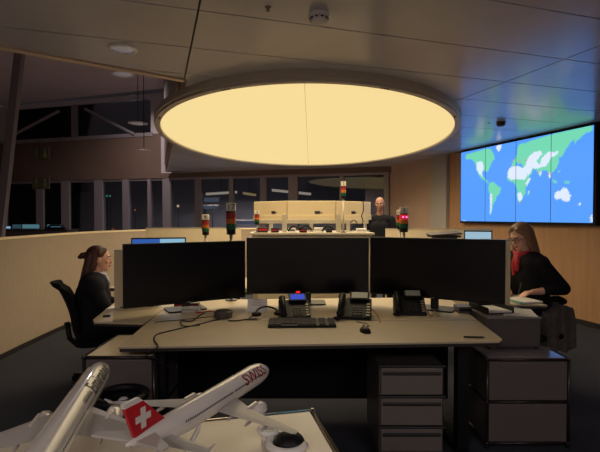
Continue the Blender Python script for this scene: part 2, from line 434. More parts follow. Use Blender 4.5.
downlight(138, 123, 0, .20, 'round light reflection built as a hanging disc in front of the dark clerestory glass', 1, 9.5)  # a reflected light, built as a disc on an added rod
downlight(144, 149, 0, .13, 'lowest round light reflection built as a hanging disc in front of the brown band', 1, 9.0)  # another reflection given a solid disc and rod
# unseen fill light panels added over the gallery behind the viewpoint
for gx in (-1.6, 1.8):
    t = thing('added_fill_panel', '%s square fill light panel added on the gallery ceiling behind the viewpoint' % ('left' if gx < 0 else 'right'), 'lamp', (gx, -1.6, CZ), 0, 'added gallery fill panels')
    fr = MB()
    for (a, b) in (((-.62, -.62, -.03), (.62, -.58, 0)), ((-.62, .58, -.03), (.62, .62, 0)), ((-.62, -.58, -.03), (-.58, .58, 0)), ((.58, -.58, -.03), (.62, .58, 0))): fr.bb(a, b)
    fr.build('frame', white_m, t); MB().bb((-.58, -.58, -.012), (.58, .58, -.006)).build('diffuser', emis('fill panel diffuser', (255, 240, 232), .9), t)
    L_ = bpy.data.lights.new('gallery_fill_light', 'AREA'); L_.shape = 'SQUARE'; L_.size = 1.1; L_.energy = GALLERY_FILL_WATT; L_.color = (1, .90, .86)
    q = bpy.data.objects.new('gallery_fill_light', L_); C.objects.link(q); q.parent = t; q.location = (0, 0, -.02)
# exit sign reflections, built as faintly glowing hanging panels
green_m = mat('exit reflection green', (92, 104, 58), .6, emit=.05); refl_bk = mat('reflection panel olive', (84, 72, 58), .6)
for (px, py, Y, lb) in [(41, 154, 13.6, 'upper green exit sign reflection built as a panel with running figure and down arrow on the brown band'), (41, 183, 13.4, 'lower green exit sign reflection built as a panel with running figure and down arrow above the windows')]:
    c = at_y(px, py, Y); t = thing('exit_reflection', lb, 'exit sign reflection', c, -.28, 'green exit reflections')
    MB().box((0, 0, 0), (.62, .04, .36)).build('panel', refl_bk, t, bevel=.005)
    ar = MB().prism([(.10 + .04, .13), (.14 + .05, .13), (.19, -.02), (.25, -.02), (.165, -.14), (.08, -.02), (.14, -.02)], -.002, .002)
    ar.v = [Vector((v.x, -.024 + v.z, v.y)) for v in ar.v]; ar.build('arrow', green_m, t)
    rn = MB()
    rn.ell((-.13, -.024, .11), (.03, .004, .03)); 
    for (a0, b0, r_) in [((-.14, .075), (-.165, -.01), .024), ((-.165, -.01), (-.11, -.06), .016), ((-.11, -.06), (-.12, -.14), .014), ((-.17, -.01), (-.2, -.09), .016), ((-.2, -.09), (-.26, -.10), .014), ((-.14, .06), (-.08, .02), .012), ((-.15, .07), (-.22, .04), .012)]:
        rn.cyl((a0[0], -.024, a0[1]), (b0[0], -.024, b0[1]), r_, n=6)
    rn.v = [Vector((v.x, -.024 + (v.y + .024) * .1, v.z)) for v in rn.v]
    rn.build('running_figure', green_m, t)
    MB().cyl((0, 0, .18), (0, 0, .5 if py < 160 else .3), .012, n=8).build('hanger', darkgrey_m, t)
# lights in rooms behind the windows
def strip(px0, px1, py, py1, Y, label, m=strip_m, cat='strip light', name='strip_light'):
    a, b = at_y(px0, py, Y), at_y(px1, py1, Y)
    t = thing(name, label, cat, (a + b) / 2); h = (b - a) / 2
    mb = MB(); mb.tube([-h, h], .05, 8); mb.build('tube', m, t, smooth=True)
    L_ = bpy.data.lights.new('strip_light_light', 'AREA'); L_.shape = 'RECTANGLE'; L_.size = 2 * h.length; L_.size_y = .1; L_.energy = 70; L_.color = (1, .92, .85)
    q = bpy.data.objects.new('strip_light_light', L_); C.objects.link(q); q.parent = t; q.location = (0, 0, -.07)
    mb = MB(); mb.tube([-h + Vector((0, 0, .06)), h + Vector((0, 0, .06))], .035, 6); mb.build('housing', grey_m, t)
    MB().cyl((0, 0, .06), (0, 0, 3.9 - ((a + b) / 2).z), .01, n=6).build('rod', darkgrey_m, t)
strip(206, 237, 194, 192, 17, 'dim strip light behind the glass above the number 17 signal tower')
strip(243, 256, 193, 195, 17.3, 'short strip light behind glass left of the cream monitor backs', emis('warm dim strip', (206, 178, 120), .5))
strip(272, 311, 190, 194, 16, 'slim strip light behind the glass above the cream monitor backs')
blue_pane = emis('far lit window blue', (112, 124, 138), .5)
for (x0, x1, y0, y1, lb) in [(204, 219, 198, 202, 'upper bluish lit blind behind the glass left of tower 17'), (204, 217, 206, 209, 'middle bluish lit blind behind the glass left of tower 17'), (235, 262, 221, 224, 'low bluish lit ledge behind the glass beside the cream monitor backs')]:
    yb = 18 if y0 != 206 else 17.6
    a, b = at_y(x0, y1, yb), at_y(x1, y0, yb)
    t = thing('lit_blind', lb, 'blind', (a.x, yb, a.z)); t.rotation_euler = (0, 0, 0)
    MB().bb((0, 0, 0), (b.x - a.x, .03, b.z - a.z)).build('panel', blue_pane, t)
    MB().bb((-.05, .03, b.z - a.z), (b.x - a.x + .05, .1, b.z - a.z + .06)).build('rail', grey_m, t)
    po = .3 if y0 == 206 else .0
    MB().bb((po, .04, -a.z), (po + .05, .08, b.z - a.z)).build('post', darkgrey_m, t)
# tapered white boom seen through the leftmost panes
wb = at_y(-6, 197, 16); we = at_y(52, 197.5, 16)
t = thing('white_form', 'long white tapered boom behind the leftmost dark window panes', 'form', (wb.x, wb.y, 0))
L = we.x - wb.x; zc = wb.z
bm_ = MB()
rr = [(-1.5, .18), (0, .2), (L * .55, .17), (L * .72, .10), (L * .74, .035), (L, .02)]
for (xa, ra), (xb, rb) in zip(rr, rr[1:]): bm_.cyl((xa, 0, zc), (xb, 0, zc - .0), ra, rb, 16)
bm_.build('form', mat('boom white', (190, 180, 160), .6, emit=.05), t, smooth=True)  # unidentified white form with a faint emission of its own
MB().bb((-1.2, -.08, 0), (-1.0, .08, zc)).build('post', darkgrey_m, t)
city = [(88, 236, (255, 60, 40)), (90, 238, (255, 150, 90)), (93, 235, (255, 60, 40)), (107, 196, (70, 190, 150)), (110, 196, (70, 190, 150)), (128, 208, (255, 240, 220)), (127, 221, (255, 240, 220)), (113, 229, (255, 90, 60)), (118, 231, (255, 90, 60)), (178, 206, (255, 220, 170)), (135, 210, (200, 120, 60)), (84, 233, (255, 80, 60))]
for i, (px, py, c) in enumerate(city):
    p = at_y(px, py, 18.5); r = .035 if i not in (5, 6, 9) else .055
    col = {255: 'reddish' if c[1] < 100 else 'warm white', 70: 'green', 200: 'amber'}[c[0]]
    p = at_y(px, py, 18.5 + .12 * (i % 5))
    place = ['lower red point of the cluster in the third dark window', 'orange point lowest of the cluster in the third dark window', 'red point at right of the cluster in the third dark window', 'left of the two green points in the fourth dark window', 'right of the two green points in the fourth dark window',
             'upper white point on the slim mullion above the partition', 'lower white point just above the partition top', 'left red point at the foot of the fourth dark window', 'right red point at the foot of the fourth dark window', 'warm white point in the brownish window left of the small signal tower', 'amber point in the fifth dark window', 'leftmost red point of the cluster in the third dark window'][i]
    t = thing('beacon_light', 'tiny night light, ' + place, 'light', p, 0, 'tiny night lights outside')
    MB().ell((0, 0, 0), (r, r, r), n=8, m=6).build('bulb', emis('beacon %d' % i, c, .8), t, smooth=True)
    MB().cyl((0, .02, -p.z), (0, .02, 0), .012, n=6).build('pole', hole_m, t)

# ================================================================== VIDEO WALL
TL, TR, BR, BL = (40, 130), (565, 18), (572, 412), (45, 405)     # traced on a 4x crop of the photograph
def homography(src):
    A = []; dst = [(0, 1), (1, 1), (1, 0), (0, 0)]
    for (x, y), (u, v) in zip(src, dst):
        A.append([x, y, 1, 0, 0, 0, -u * x, -u * y, -u]); A.append([0, 0, 0, x, y, 1, -v * x, -v * y, -v])
    return np.linalg.svd(np.array(A, float))[2][-1].reshape(3, 3)
Hm = homography([TL, TR, BR, BL])
def uv(pts):
    P = np.c_[np.array(pts, float), np.ones(len(pts))] @ Hm.T; return P[:, :2] / P[:, 2:]
GREEN = [
 [(58,148),(62,138),(80,132),(110,124),(140,114),(158,116),(170,135),(175,155),(165,165),(160,180),(152,195),(150,205),(143,208),(140,200),(130,205),(127,220),(138,232),(148,245),(155,250),(150,252),(138,242),(122,232),(112,218),(103,200),(100,180),(92,165),(78,155),(70,158),(60,155)],
 [(158,252),(170,247),(185,258),(203,272),(200,290),(188,305),(180,325),(172,340),(168,365),(164,382),(160,372),(162,345),(162,310),(155,285),(152,268)],
 [(228,205),(238,188),(255,182),(275,185),(290,192),(298,200),(308,222),(318,232),(322,232),(312,252),(302,270),(300,290),(292,305),(285,325),(276,332),(270,320),(266,300),(268,280),(262,262),(250,248),(235,245),(226,230)],
 [(310,285),(316,280),(314,300),(309,303)],
 [(243,185),(242,172),(252,168),(250,160),(258,150),(262,138),(262,118),(268,100),(280,93),(300,90),(330,78),(370,66),(400,57),(440,46),(480,38),(520,28),(556,21),(558,40),(545,52),(538,48),(520,62),(500,82),(488,95),(488,80),(475,88),(465,102),(455,118),(448,132),(440,146),(428,150),(430,165),(422,190),(412,205),(400,212),(398,235),(392,225),(388,205),(375,200),(362,205),(358,225),(350,215),(342,200),(330,195),(322,200),(326,212),(312,225),(300,210),(292,195),(285,180),(275,172),(268,178),(262,168),(255,180)],
 [(405,235),(425,245),(420,252),(405,245)], [(450,243),(475,245),(472,255),(455,252)], [(246,162),(252,155),(250,170)], [(428,205),(434,198),(432,212)]]
WHITE = [
 [(103,168),(125,165),(132,190),(125,212),(130,228),(115,216),(105,195)],
 [(178,106),(190,98),(202,100),(198,112),(190,128),(185,122),(180,112)],
 [(160,290),(168,300),(167,345),(166,378),(161,372)],
 [(228,205),(238,189),(255,183),(275,186),(290,193),(298,202),(306,222),(295,238),(262,236),(240,238),(228,228)],
 [(308,235),(320,232),(305,262),(300,255)], [(268,290),(285,290),(288,310),(278,328),(270,312)],
 [(300,165),(312,145),(330,128),(355,122),(362,135),(350,150),(340,165),(352,178),(358,160),(370,140),(390,125),(410,130),(428,122),(420,138),(398,150),(390,165),(378,185),(360,188),(345,195),(325,190),(322,205),(310,222),(298,205),(288,190),(300,180)],
 [(350,205),(362,205),(357,224)], [(388,208),(400,210),(398,236),(392,228)], [(310,285),(315,282),(313,296)],
 [(415,298),(425,285),(440,280),(452,268),(460,272),(462,266),(470,285),(480,300),(478,318),(465,326),(450,322),(440,312),(425,318),(416,312)],
 [(515,332),(525,328),(512,348)], [(56,402),(66,402),(66,406),(56,406)], [(562,378),(569,378),(570,408),(563,408)]]
CITY = [(277,330), (300,160), (352,207), (275,165), (250,160), (390,215)]
def inside(poly, U, V):
    r = np.zeros(U.shape, bool); n = len(poly)
    for i in range(n):
        x0, y0 = poly[i]; x1, y1 = poly[(i + 1) % n]
        if y0 == y1: continue
        r ^= ((y0 > V) != (y1 > V)) & (U < (x1 - x0) * (V - y0) / (y1 - y0) + x0)
    return r
# plan position: screen bottom corners against the right wall (front face 9 cm proud)
k0, k1 = wall_hit(460.5), wall_hit(593)
zt0, zb0 = at_y(460.5, 152.5, k0.y).z, at_y(461, 221.5, k0.y).z
zt1, zb1 = at_y(591.5, 124.5, k1.y).z, at_y(593, 223, k1.y).z
zt, zb = min((zt0 + zt1) / 2, CZ - .03), (zb0 + zb1) / 2
VW = (k1 - k0).length; VH = zt - zb
ang = math.atan2((k1 - k0).y, (k1 - k0).x)
vw = thing('video_wall', 'large wall-mounted video wall showing a blue and green world map', 'video wall', (k0.x, k0.y, zb), ang)
# local: x along wall towards camera, -y out of the wall (towards room)
MB().bb((-.03, .012, -.03), (VW + .03, .10, VH + .022)).build('frame', black_m, vw, bevel=.004)
sm = bpy.data.materials.new('world map screen'); sm.use_nodes = True
n_, l_ = sm.node_tree.nodes, sm.node_tree.links; n_.remove(n_['Principled BSDF'])
at = n_.new('ShaderNodeVertexColor'); at.layer_name = 'map'
em = n_.new('ShaderNodeEmission'); em.inputs[1].default_value = SCREEN_STRENGTH
gl = n_.new('ShaderNodeBsdfGlossy'); gl.inputs[0].default_value = (.03, .03, .03, 1); gl.inputs['Roughness'].default_value = .3
ad = n_.new('ShaderNodeAddShader'); l_.new(at.outputs[0], em.inputs[0]); l_.new(em.outputs[0], ad.inputs[0]); l_.new(gl.outputs[0], ad.inputs[1]); l_.new(ad.outputs[0], n_['Material Output'].inputs[0])
GU = [uv(p) for p in GREEN]; WU = [uv(p) for p in WHITE]; CU_ = uv(CITY)
su = uv([(140, 270), (261, 270), (400, 270)])[:, 0]; edges = [0, *su, 1]
for i in range(4):
    u0, u1 = edges[i] + .0016, edges[i + 1] - .0016; nx, ny = 84, 120
    gx = np.linspace(u0, u1, nx + 1); gy = np.linspace(.004, .996, ny + 1)
    X, Y = np.meshgrid(gx, gy); vs = [(x * VW, 0, y * VH) for x, y in zip(X.ravel(), Y.ravel())]
    fs = [(j * (nx + 1) + k, j * (nx + 1) + k + 1, (j + 1) * (nx + 1) + k + 1, (j + 1) * (nx + 1) + k) for j in range(ny) for k in range(nx)]
    me = bpy.data.meshes.new('screen_panel'); me.from_pydata(vs, [], fs)
    U = X.ravel(); V = Y.ravel()
    rng = np.random.RandomState(i); Uj = U + rng.normal(0, .0025, U.shape); Vj = V + rng.normal(0, .004, V.shape)
    col = np.tile(np.array(lin((84, 152, 246))), (len(U), 1))
    for p in GU: col[inside(p, Uj, Vj)] = lin((112, 208, 172))
    for p in WU: col[inside(p, Uj, Vj)] = lin((214, 226, 246))
    for c in CU_: col[((U - c[0]) * 2.1) ** 2 + (V - c[1]) ** 2 < .00012] = lin((200, 110, 120))
    a = me.color_attributes.new('map', 'FLOAT_COLOR', 'POINT'); a.data.foreach_set('color', col.astype(np.float32).ravel())
    me.materials.append(sm); o = bpy.data.objects.new('screen_panel', me); C.objects.link(o); o.parent = vw
    MB().bb((u0 * VW, .001, 0), (u1 * VW, .02, VH)).build('panel_housing', black_m, o)

# ================================================================== MAIN DESK
DZ = .77
desk = thing('control_desk', 'wide cream control desk with three black displays in the middle of the room', 'desk', (.1, 3.2, 0))
fl, fr_, br_, bl_ = at_z(118, 347, DZ), at_z(505, 341, DZ), at_z(459, 306, DZ), at_z(158, 313.5, DZ)
dl = Vector((bl_.x - fl.x, bl_.y - fl.y)); dl2 = Vector((br_.x - fr_.x, br_.y - fr_.y))
def lerp(a, b, t): return (a[0] + (b[0] - a[0]) * t, a[1] + (b[1] - a[1]) * t)
blE = lerp(fl, bl_, 1.62); brE = lerp(fr_, br_, 1.40)
seamY = at_z(300, 320.5, DZ).y
def on_edge(p, q, Y): t = (Y - p[1]) / (q[1] - p[1]); return lerp(p, q, t)
s0, s1 = on_edge(fl, blE, seamY), on_edge(fr_, brE, seamY)
r0, r1 = on_edge(fl, blE, seamY + .017), on_edge(fr_, brE, seamY + .017)
front = [tuple(fl[:2]), lerp(fl, fr_, .985), lerp(fr_, brE, .03), s1, s0]
MB().prism(front, DZ - .012, DZ).build('tabletop', desk_m, desk, world=True, bevel=.002)
MB().prism([lerp(p, (.1, 3.1), .006) for p in front], DZ - .03, DZ - .0122).build('tabletop_edge', desk_edge_m, desk, world=True)
MB().prism([r0, r1, brE, blE], DZ - .03, DZ).build('rear_tabletop', desk_m, desk, world=True, bevel=.002)
MB().prism([lerp(s0, r0, .0), s1, r1, r0], DZ - .03, DZ - .02).build('cable_slot', black_m, desk, world=True)
for x, ly, hw in ((-.808, 2.64, .02), (1.02, 2.82, .035)):
    MB().bb((x - hw, ly, .04), (x + hw, ly + .08, DZ - .03)).build('leg', black_m, desk, world=True, bevel=.006)
    MB().bb((x - hw - .004, 2.60, 0), (x + hw + .004, 3.5, .04)).build('foot', black_m, desk, world=True, bevel=.01)
MB().bb((-.95, 3.42, .12), (1.12, 3.44, DZ - .03)).build('modesty_panel', black_soft_m, desk, world=True)
MB().bb((-.785, 2.86, DZ - .09), (.98, 2.89, DZ - .03)).build('crossbeam', black_m, desk, world=True)
MB().bb((-.8, 3.46, .5), (1.0, 3.8, .53)).build('cable_tray', darkgrey_m, desk, world=True)

# ---- three big displays
def display(tl, tr, blp, brp, Yl, Yr, label):
    a, b = at_y(*tl, Yl), at_y(*tr, Yr); c, d = at_y(*blp, Yl), at_y(*brp, Yr)
    zt_ = (a.z + b.z) / 2; zb_ = (c.z + d.z) / 2
    a2, b2 = Vector((a.x, a.y)), Vector((b.x, b.y)); m_ = (a2 + b2) / 2; W = (b2 - a2).length; an = math.atan2(b.y - a.y, b.x - a.x)
    t = thing('display_monitor', label, 'monitor', (m_.x, m_.y, DZ), an, 'large black displays on the control desk')
    z0, z1 = zb_ - DZ, zt_ - DZ
    MB().bb((-W / 2, 0, z0), (W / 2, .03, z1)).build('housing', black_m, t, bevel=.004)
    MB().bb((-W / 2 + .012, -.003, z0 + .016), (W / 2 - .012, .004, z1 - .010)).build('screen', screen_m, t)
    MB().bb((-W / 2 + .2, .03, z0 + .08), (W / 2 - .2, .06, z1 - .08)).build('rear_cover', black_m, t, bevel=.01)
    MB().bb((-.03, .06, 0.01), (.03, .085, z0 + .28)).build('stand', darkgrey_m, t, bevel=.004)
    MB().prism(rounded(.30, .2, .03), 0, .012).build('stand_base', darkgrey_m, t).location = (0, .09, 0)
    MB().box((0, -.004, z0 + .008), (.03, .002, .004)).build('badge', silver_m, t)
display((123, 246), (245.5, 239), (123, 310.5), (245.5, 296), 3.25, 3.72, 'leftmost big black display turned inward on the control desk')
display((246.5, 238.5), (369, 236.8), (246.5, 295), (369, 292.5), 3.72, 3.74, 'middle big black display behind the phones on the control desk')
display((370, 236.8), (505.5, 240), (370, 293), (504.5, 305.5), 3.74, 3.25, 'rightmost big black display turned inward on the control desk')

# ---- phones
def phone(px, py, rz, label, lit, sc=1.0):
    p = at_z(px, py, DZ)
    t = thing('desk_phone', label, 'phone', (p.x, p.y, DZ), rz, 'black desk phones'); t.scale = (sc,) * 3
    tilt = Matrix.Rotation(math.radians(32), 3, 'X')
    b = MB()
    b.add([(-.10, -.09, 0), (.12, -.09, 0), (.12, .09, 0), (-.10, .09, 0), (-.10, -.09, .02), (.12, -.09, .02), (.12, .06, .11), (-.10, .06, .11), (.12, .09, .11), (-.10, .09, .11)],
          [(3, 2, 1, 0), (0, 1, 5, 4), (4, 5, 6, 7), (7, 6, 8, 9), (2, 3, 9, 8), (1, 2, 8, 6, 5), (0, 4, 7, 9, 3)])
    b.build('base', black_m, t, bevel=.004)
    def onf(x, s, h): return Vector((x, -.09 + .15 * s, .02 + .09 * s)) + Vector((0, -.514, .857)) * h
    Mt = Matrix.Rotation(math.atan2(.09, .15), 3, 'X')
    hs = MB(); hs.tube([onf(-.075, .02, .018), onf(-.075, .12, .04), onf(-.075, .5, .05), onf(-.075, .9, .04), onf(-.075, 1.02, .018)], .017, 10)
    hs.ell(onf(-.075, .06, .022), (.026, .03, .02), Mt); hs.ell(onf(-.075, .98, .022), (.026, .03, .02), Mt)
    hs.build('handset', black_m, t, smooth=True)
    hd = MB().box(onf(.04, 1.08, .012), (.13, .075, .014), Mt).build('display_housing', black_m, t, bevel=.003)
    scr = MB().box(onf(.04, 1.09, .0205), (.105, .055, .002), Mt)
    scr.build('display', emis('phone display blue', (74, 92, 214), .75) if lit else mat('phone display grey', (168, 172, 160), .4), hd)
    if lit: MB().box(onf(.05, 1.42, .016), (.03, .012, .01), Mt).build('message_lamp', emis('red led', (240, 40, 40), 1.0), hd)
    for r in range(4):
        for c in range(3):
            MB().box(onf(.005 + c * .024, .14 + r * .12, .003), (.016, .011, .005), Mt).build('key', darkgrey_m, t)
    for r in range(5): MB().box(onf(.10, .1 + r * .15, .003), (.022, .010, .005), Mt).build('line_key', silver_m, t)
    cord = [onf(-.075, 0, .0)]
    cord = [Vector((-.075 - .0 + .012 * math.sin(i * 1.9), -.09 - .0 + -.012 * i / 6 + .0, .008 + .008 * (1 + math.cos(i * 1.9)))) + Vector((-.03 * math.sin(i / 30 * PI), 0, 0)) for i in range(30)]
    MB().tube(cord, .004, 6).build('cord', black_m, t, smooth=True)
phone(293, 317, .12, 'black desk phone with lit blue display and red lamp behind the keyboard', True, 1.0)
phone(353, 317, -.18, 'black desk phone right of the keyboard with pale grey display', False, 1.1)
phone(408, 313, -.12, 'black desk phone nearest the right end of the desk', False, 1.05)
# extra handset / headset between phones
p = at_z(268, 319, DZ); t = thing('headset', 'black headset with ear cups lying left of the blue lit phone', 'headset', (p.x, p.y, DZ), .2)
hb = MB(); hb.tube([Vector((.08 * math.cos(a), .03 + .09 * math.sin(a), .035 + .03 * math.sin(a))) for a in np.linspace(0, PI, 14)], .007, 8); hb.build('headband', black_m, t, smooth=True)
for sx in (-1, 1): MB().lathe([(.02, -.014), (.034, -.008), (.034, .008), (.02, .014)], 18, (sx * .08, .02, .034)).build('ear_cup', black_m, t, smooth=True)
MB().tube([(-.08, .02, .03), (-.13, -.02, .02), (-.15, -.05, .012)], .004, 6).build('microphone_boom', black_m, t)
MB().tube([(-.08, .0, .005), (-.16, .0, .004), (-.22, -.03, .004), (-.28, -.02, .004)], .005, 6).build('cord', black_m, t)
# keyboard
kp = at_z(302, 327.5, DZ); t = thing('keyboard', 'flat black keyboard lying in front of the blue lit phone', 'keyboard', (kp.x, kp.y + .06, DZ), .02)
MB().add([(-.225, -.07, 0), (.225, -.07, 0), (.225, .08, 0), (-.225, .08, 0), (-.225, -.07, .016), (.225, -.07, .016), (.225, .08, .03), (-.225, .08, .03)],
         [(3, 2, 1, 0), (4, 5, 6, 7), (0, 1, 5, 4), (1, 2, 6, 5), (2, 3, 7, 6), (3, 0, 4, 7)]).build('body', black_m, t, bevel=.004)
kk = MB()
for r in range(6):
    for c in range(21):
        if c in (15, 18) or (r == 0 and 3 < c < 9): continue
        kk.box((-.208 + c * .0208, -.052 + r * .0225, .020 + r * .0021 + .002), (.017, .018, .007))
ko = kk.build('keys', darkgrey_m, t); ko['kind'] = 'stuff'
kb = kp
# mouse
mp_ = at_z(366, 333, DZ); t = thing('computer_mouse', 'small black computer mouse with cord right of the keyboard', 'mouse', (mp_.x, mp_.y + .03, DZ), .2)
mm = MB().ell((0, 0, .0), (.033, .056, .036), n=20, m=12); mm.v = [Vector((v.x, v.y, max(0, v.z))) for v in mm.v]; mm.build('body', black_m, t, smooth=True)
MB().cyl((-.004, .03, .03), (.004, .03, .03), .009, n=12).build('wheel', darkgrey_m, t)
MB().tube([Vector((0, .055, .012)), Vector((.02, .10, .004)), Vector((.07, .13, .004)), Vector((.08, .19, .004)), Vector((.03, .26, .004))], .0025, 6).build('cord', black_m, t, smooth=True)
# speakerphone puck
p = at_z(222, 319, DZ); t = thing('conference_speaker', 'dark round puck-shaped speaker on the left part of the desk', 'speaker', (p.x, p.y + .05, DZ))
MB().lathe([(.055, 0), (.066, .008), (.066, .042), (.058, .05), (.02, .052), (.001, .052)], 30).build('body', grey_dk_m, t, smooth=False)
MB().lathe([(.05, .0505), (.05, .054), (.001, .055)], 30).build('grille', darkgrey_m, t)
MB().tube([(-.06, 0, .01), (-.2, -.06, .005), (-.36, -.13, .005), (-.44, -.17, .005)], .003, 6).build('cord', black_m, t)
# white desk calendar card
p = at_z(257, 312, DZ); t = thing('card_stand', 'small white printed card stand under the left edge of the middle display', 'card', (p.x, p.y, DZ))
MB().add([(-.075, 0, 0), (.075, 0, 0), (.075, .03, .095), (-.075, .03, .095), (-.075, .07, 0), (.075, .07, 0)], [(0, 1, 2, 3), (4, 3, 2, 5), (0, 4, 5, 1), (0, 3, 4), (1, 5, 2)]).build('card', white_m, t)
for i in range(3): MB().box((0, .0155 + .006 * i - .002, .05 + .018 * i), (.10 - .02 * i, .001, .005)).build('printed_line', silver_m, t)
# cables at left of desk
def cable(name, pts, r, m, label, cat='cable'):
    o = MB().tube(spline3(pts), r, 6).build(name, m, smooth=True); tag(o, label, cat); return o
def spline3(pts, n=6):
    out = []
    P = [Vector(p) for p in pts]
    for i in range(len(P) - 1):
        p0, p1, p2, p3 = P[max(0, i - 1)], P[i], P[i + 1], P[min(len(P) - 1, i + 2)]
        for k in range(n):
            t = k / n; out.append(.5 * ((2 * p1) + (p2 - p0) * t + (2 * p0 - 5 * p1 + 4 * p2 - p3) * t * t + (3 * p1 - p0 - 3 * p2 + p3) * t ** 3))
    return out + [P[-1]]
z = DZ + .004
def dz(px, py): p = at_z(px, py, z); return (p.x, p.y, z)
cable('desk_cable', [dz(228, 317), dz(195, 325), dz(165, 332), dz(156, 335), dz(154, 340), (at_z(157, 347.5, z).x, fl.y - .012, z), (-.86, fl.y - .016, DZ - .05), (-.80, fl.y + .02, .68), (-.70, fl.y + .06, .62)], .004, black_m, 'black cable crossing the desk top and hanging over its left front edge')
cable('desk_cable', [dz(205, 312), dz(199, 316), dz(192, 321), dz(181, 321), dz(184, 326), dz(200, 325)], .004, black_m, 'black looped cable beside the round puck speaker')
for k, (xx, cm, cn) in enumerate([(376, (190, 120, 50), 'orange'), (429, (206, 120, 40), 'amber'), (436, (196, 180, 60), 'yellowish')]):
    cable('patch_cable', [dz(xx - 4, 309), dz(xx - 1, 312), dz(xx + 2, 316), dz(xx + 4, 322 if k == 0 else 315)], .0045, mat('cable ' + cn, cm, .5), ['orange patch cable hanging beside the middle phone', 'amber patch cable at right behind the last phone', 'yellowish patch cable nearest the right rear corner of the desk'][k])
cable('red_cable', [dz(192, 311), dz(200, 312.5), dz(210, 311), dz(219, 313)], .005, red_m, 'short red and grey cable behind the round puck speaker')
p = at_z(474, 338, DZ); t = thing('pen', 'dark pen lying at the right front corner of the control desk', 'pen', (p.x, p.y, DZ + .006), 0)
MB().cyl((-.06, .005, 0), (.055, -.005, 0), .005, n=10).build('barrel', black_m, t); MB().cyl((.055, -.005, 0), (.072, -.0065, 0), .005, .001, 10).build('tip', silver_m, t)

def small_box(name, px, py, size, m, label, cat, z=DZ, rz=0, lid=None, dy=0):
    p = at_z(px, py, z); t = thing(name, label, cat, (p.x, p.y + size[1] / 2 + dy, z), rz)
    MB().bb((-size[0] / 2, -size[1] / 2, 0), (size[0] / 2, size[1] / 2, size[2])).build('body', m, t, bevel=.003)
    MB().bb((-size[0] / 2 + .006, -size[1] / 2 - .002, size[2] * .3), (size[0] / 2 - .006, -size[1] / 2 + .001, size[2] * .75)).build('front_label', lid or darkgrey_m, t)
    return t
small_box('dock_station', 466, 313.5, (.11, .12, .05), grey_dk_m, 'small grey dock box at the right rear corner of the desk', 'dock', lid=black_m, dy=.0)
small_box('cable_box', 190, 313, (.14, .06, .035), paper_m, 'flat pale box lying behind the looped cable under the left display', 'box', lid=silver_m, dy=.02)
small_box('desk_sign', 183, 309.5, (.20, .05, .03), darkgrey_m, 'low dark bar under the left display', 'bar', lid=red_m, dy=.1)

# ---- drawer pedestal under the desk
pd = thing('drawer_pedestal', 'grey three drawer pedestal under the right part of the control desk', 'cabinet', (.68, 3.0, 0))
PY = 2.74; PX0, PX1 = at_y(381, 400, PY).x, at_y(442, 400, PY).x
zz = [at_y(400, y, PY).z for y in (366, 396.5, 427, 457)]
MB().bb((PX0 - .012, PY + .012, .05), (PX1 + .012, PY + .5, zz[0])).build('body', grey_dk_m, pd, world=True, bevel=.004)
for i in range(3):
    d = MB().bb((PX0, PY - .004, max(zz[i + 1], .06) + .012), (PX1, PY + .014, zz[i] - .012)).build('drawer', grey_m, pd, world=True, bevel=.003)
    MB().bb((PX0 + .01, PY - .018, zz[i] - .052), (PX1 - .01, PY - .003, zz[i] - .034)).build('handle', darkgrey_m, d, world=True, bevel=.004)
    MB().bb((PX0 - .02, PY - .012, zz[i] - .008), (PX1 + .02, PY + .013, zz[i] + .006)).build('divider_rail', darkgrey_m, pd, world=True, bevel=.004)
for x in (PX0 + .05, PX1 - .05):
    for y in (PY + .06, PY + .44): MB().cyl((x - .012, y, .025), (x + .012, y, .025), .025, n=14).build('caster', black_m, pd, world=True)

# ---- tubular frame storage cabinets
tube_m = mat('dark satin tube', (70, 64, 64), .3, metal=.7)
def tube_cabinet(name, label, x0, x1, y0, y1, zlev, panel_m, side_m, top_m, handles=False):
    t = thing(name, label, 'cabinet', ((x0 + x1) / 2, (y0 + y1) / 2, 0))
    r = .0095
    for x in (x0, x1):
        for y in (y0, y1):
            MB().cyl((x, y, zlev[0]), (x, y, zlev[-1]), r, n=12).build('upright_tube', tube_m, t, world=True, smooth=True)
            for z in zlev: MB().ell((x, y, z), (.0125,) * 3, n=12, m=8).build('ball_joint', tube_m, t, world=True, smooth=True)
            if zlev[0] > .01 and zlev[0] < .1: MB().cyl((x, y, 0), (x, y, zlev[0]), .014, .01, 12).build('foot', black_m, t, world=True)
    for z in zlev:
        for y in (y0, y1): MB().cyl((x0, y, z), (x1, y, z), r, n=12).build('rail_tube', tube_m, t, world=True, smooth=True)
        for x in (x0, x1): MB().cyl((x, y0, z), (x, y1, z), r, n=12).build('rail_tube', tube_m, t, world=True, smooth=True)
    g = .012
    for z0, z1 in zip(zlev, zlev[1:]):
        d = MB().bb((x0 + g, y0 - .004, z0 + g), (x1 - g, y0 + .006, z1 - g)).build('front_panel', panel_m, t, world=True, bevel=.003)
        if handles: MB().cyl(((x0 + x1) / 2, y0 - .004, z1 - .05), ((x0 + x1) / 2, y0 - .016, z1 - .05), .01, n=12).build('knob', tube_m, d, world=True)
        MB().bb((x0 + g, y1 - .006, z0 + g), (x1 - g, y1 + .004, z1 - g)).build('back_panel', side_m, t, world=True)
        for x in (x0, x1): MB().bb((x - .004, y0 + g, z0 + g), (x + .004, y1 - g, z1 - g)).build('side_panel', side_m, t, world=True)
    MB().bb((x0 + g, y0 + g, zlev[-1] - .006), (x1 - g, y1 - g, zlev[-1] + .007)).build('top_panel', top_m, t, world=True, bevel=.002)
    return t
LZT = .575
grey_cab_m = mat('cabinet front grey', (104, 94, 94), .4, var=.04, scale=6)
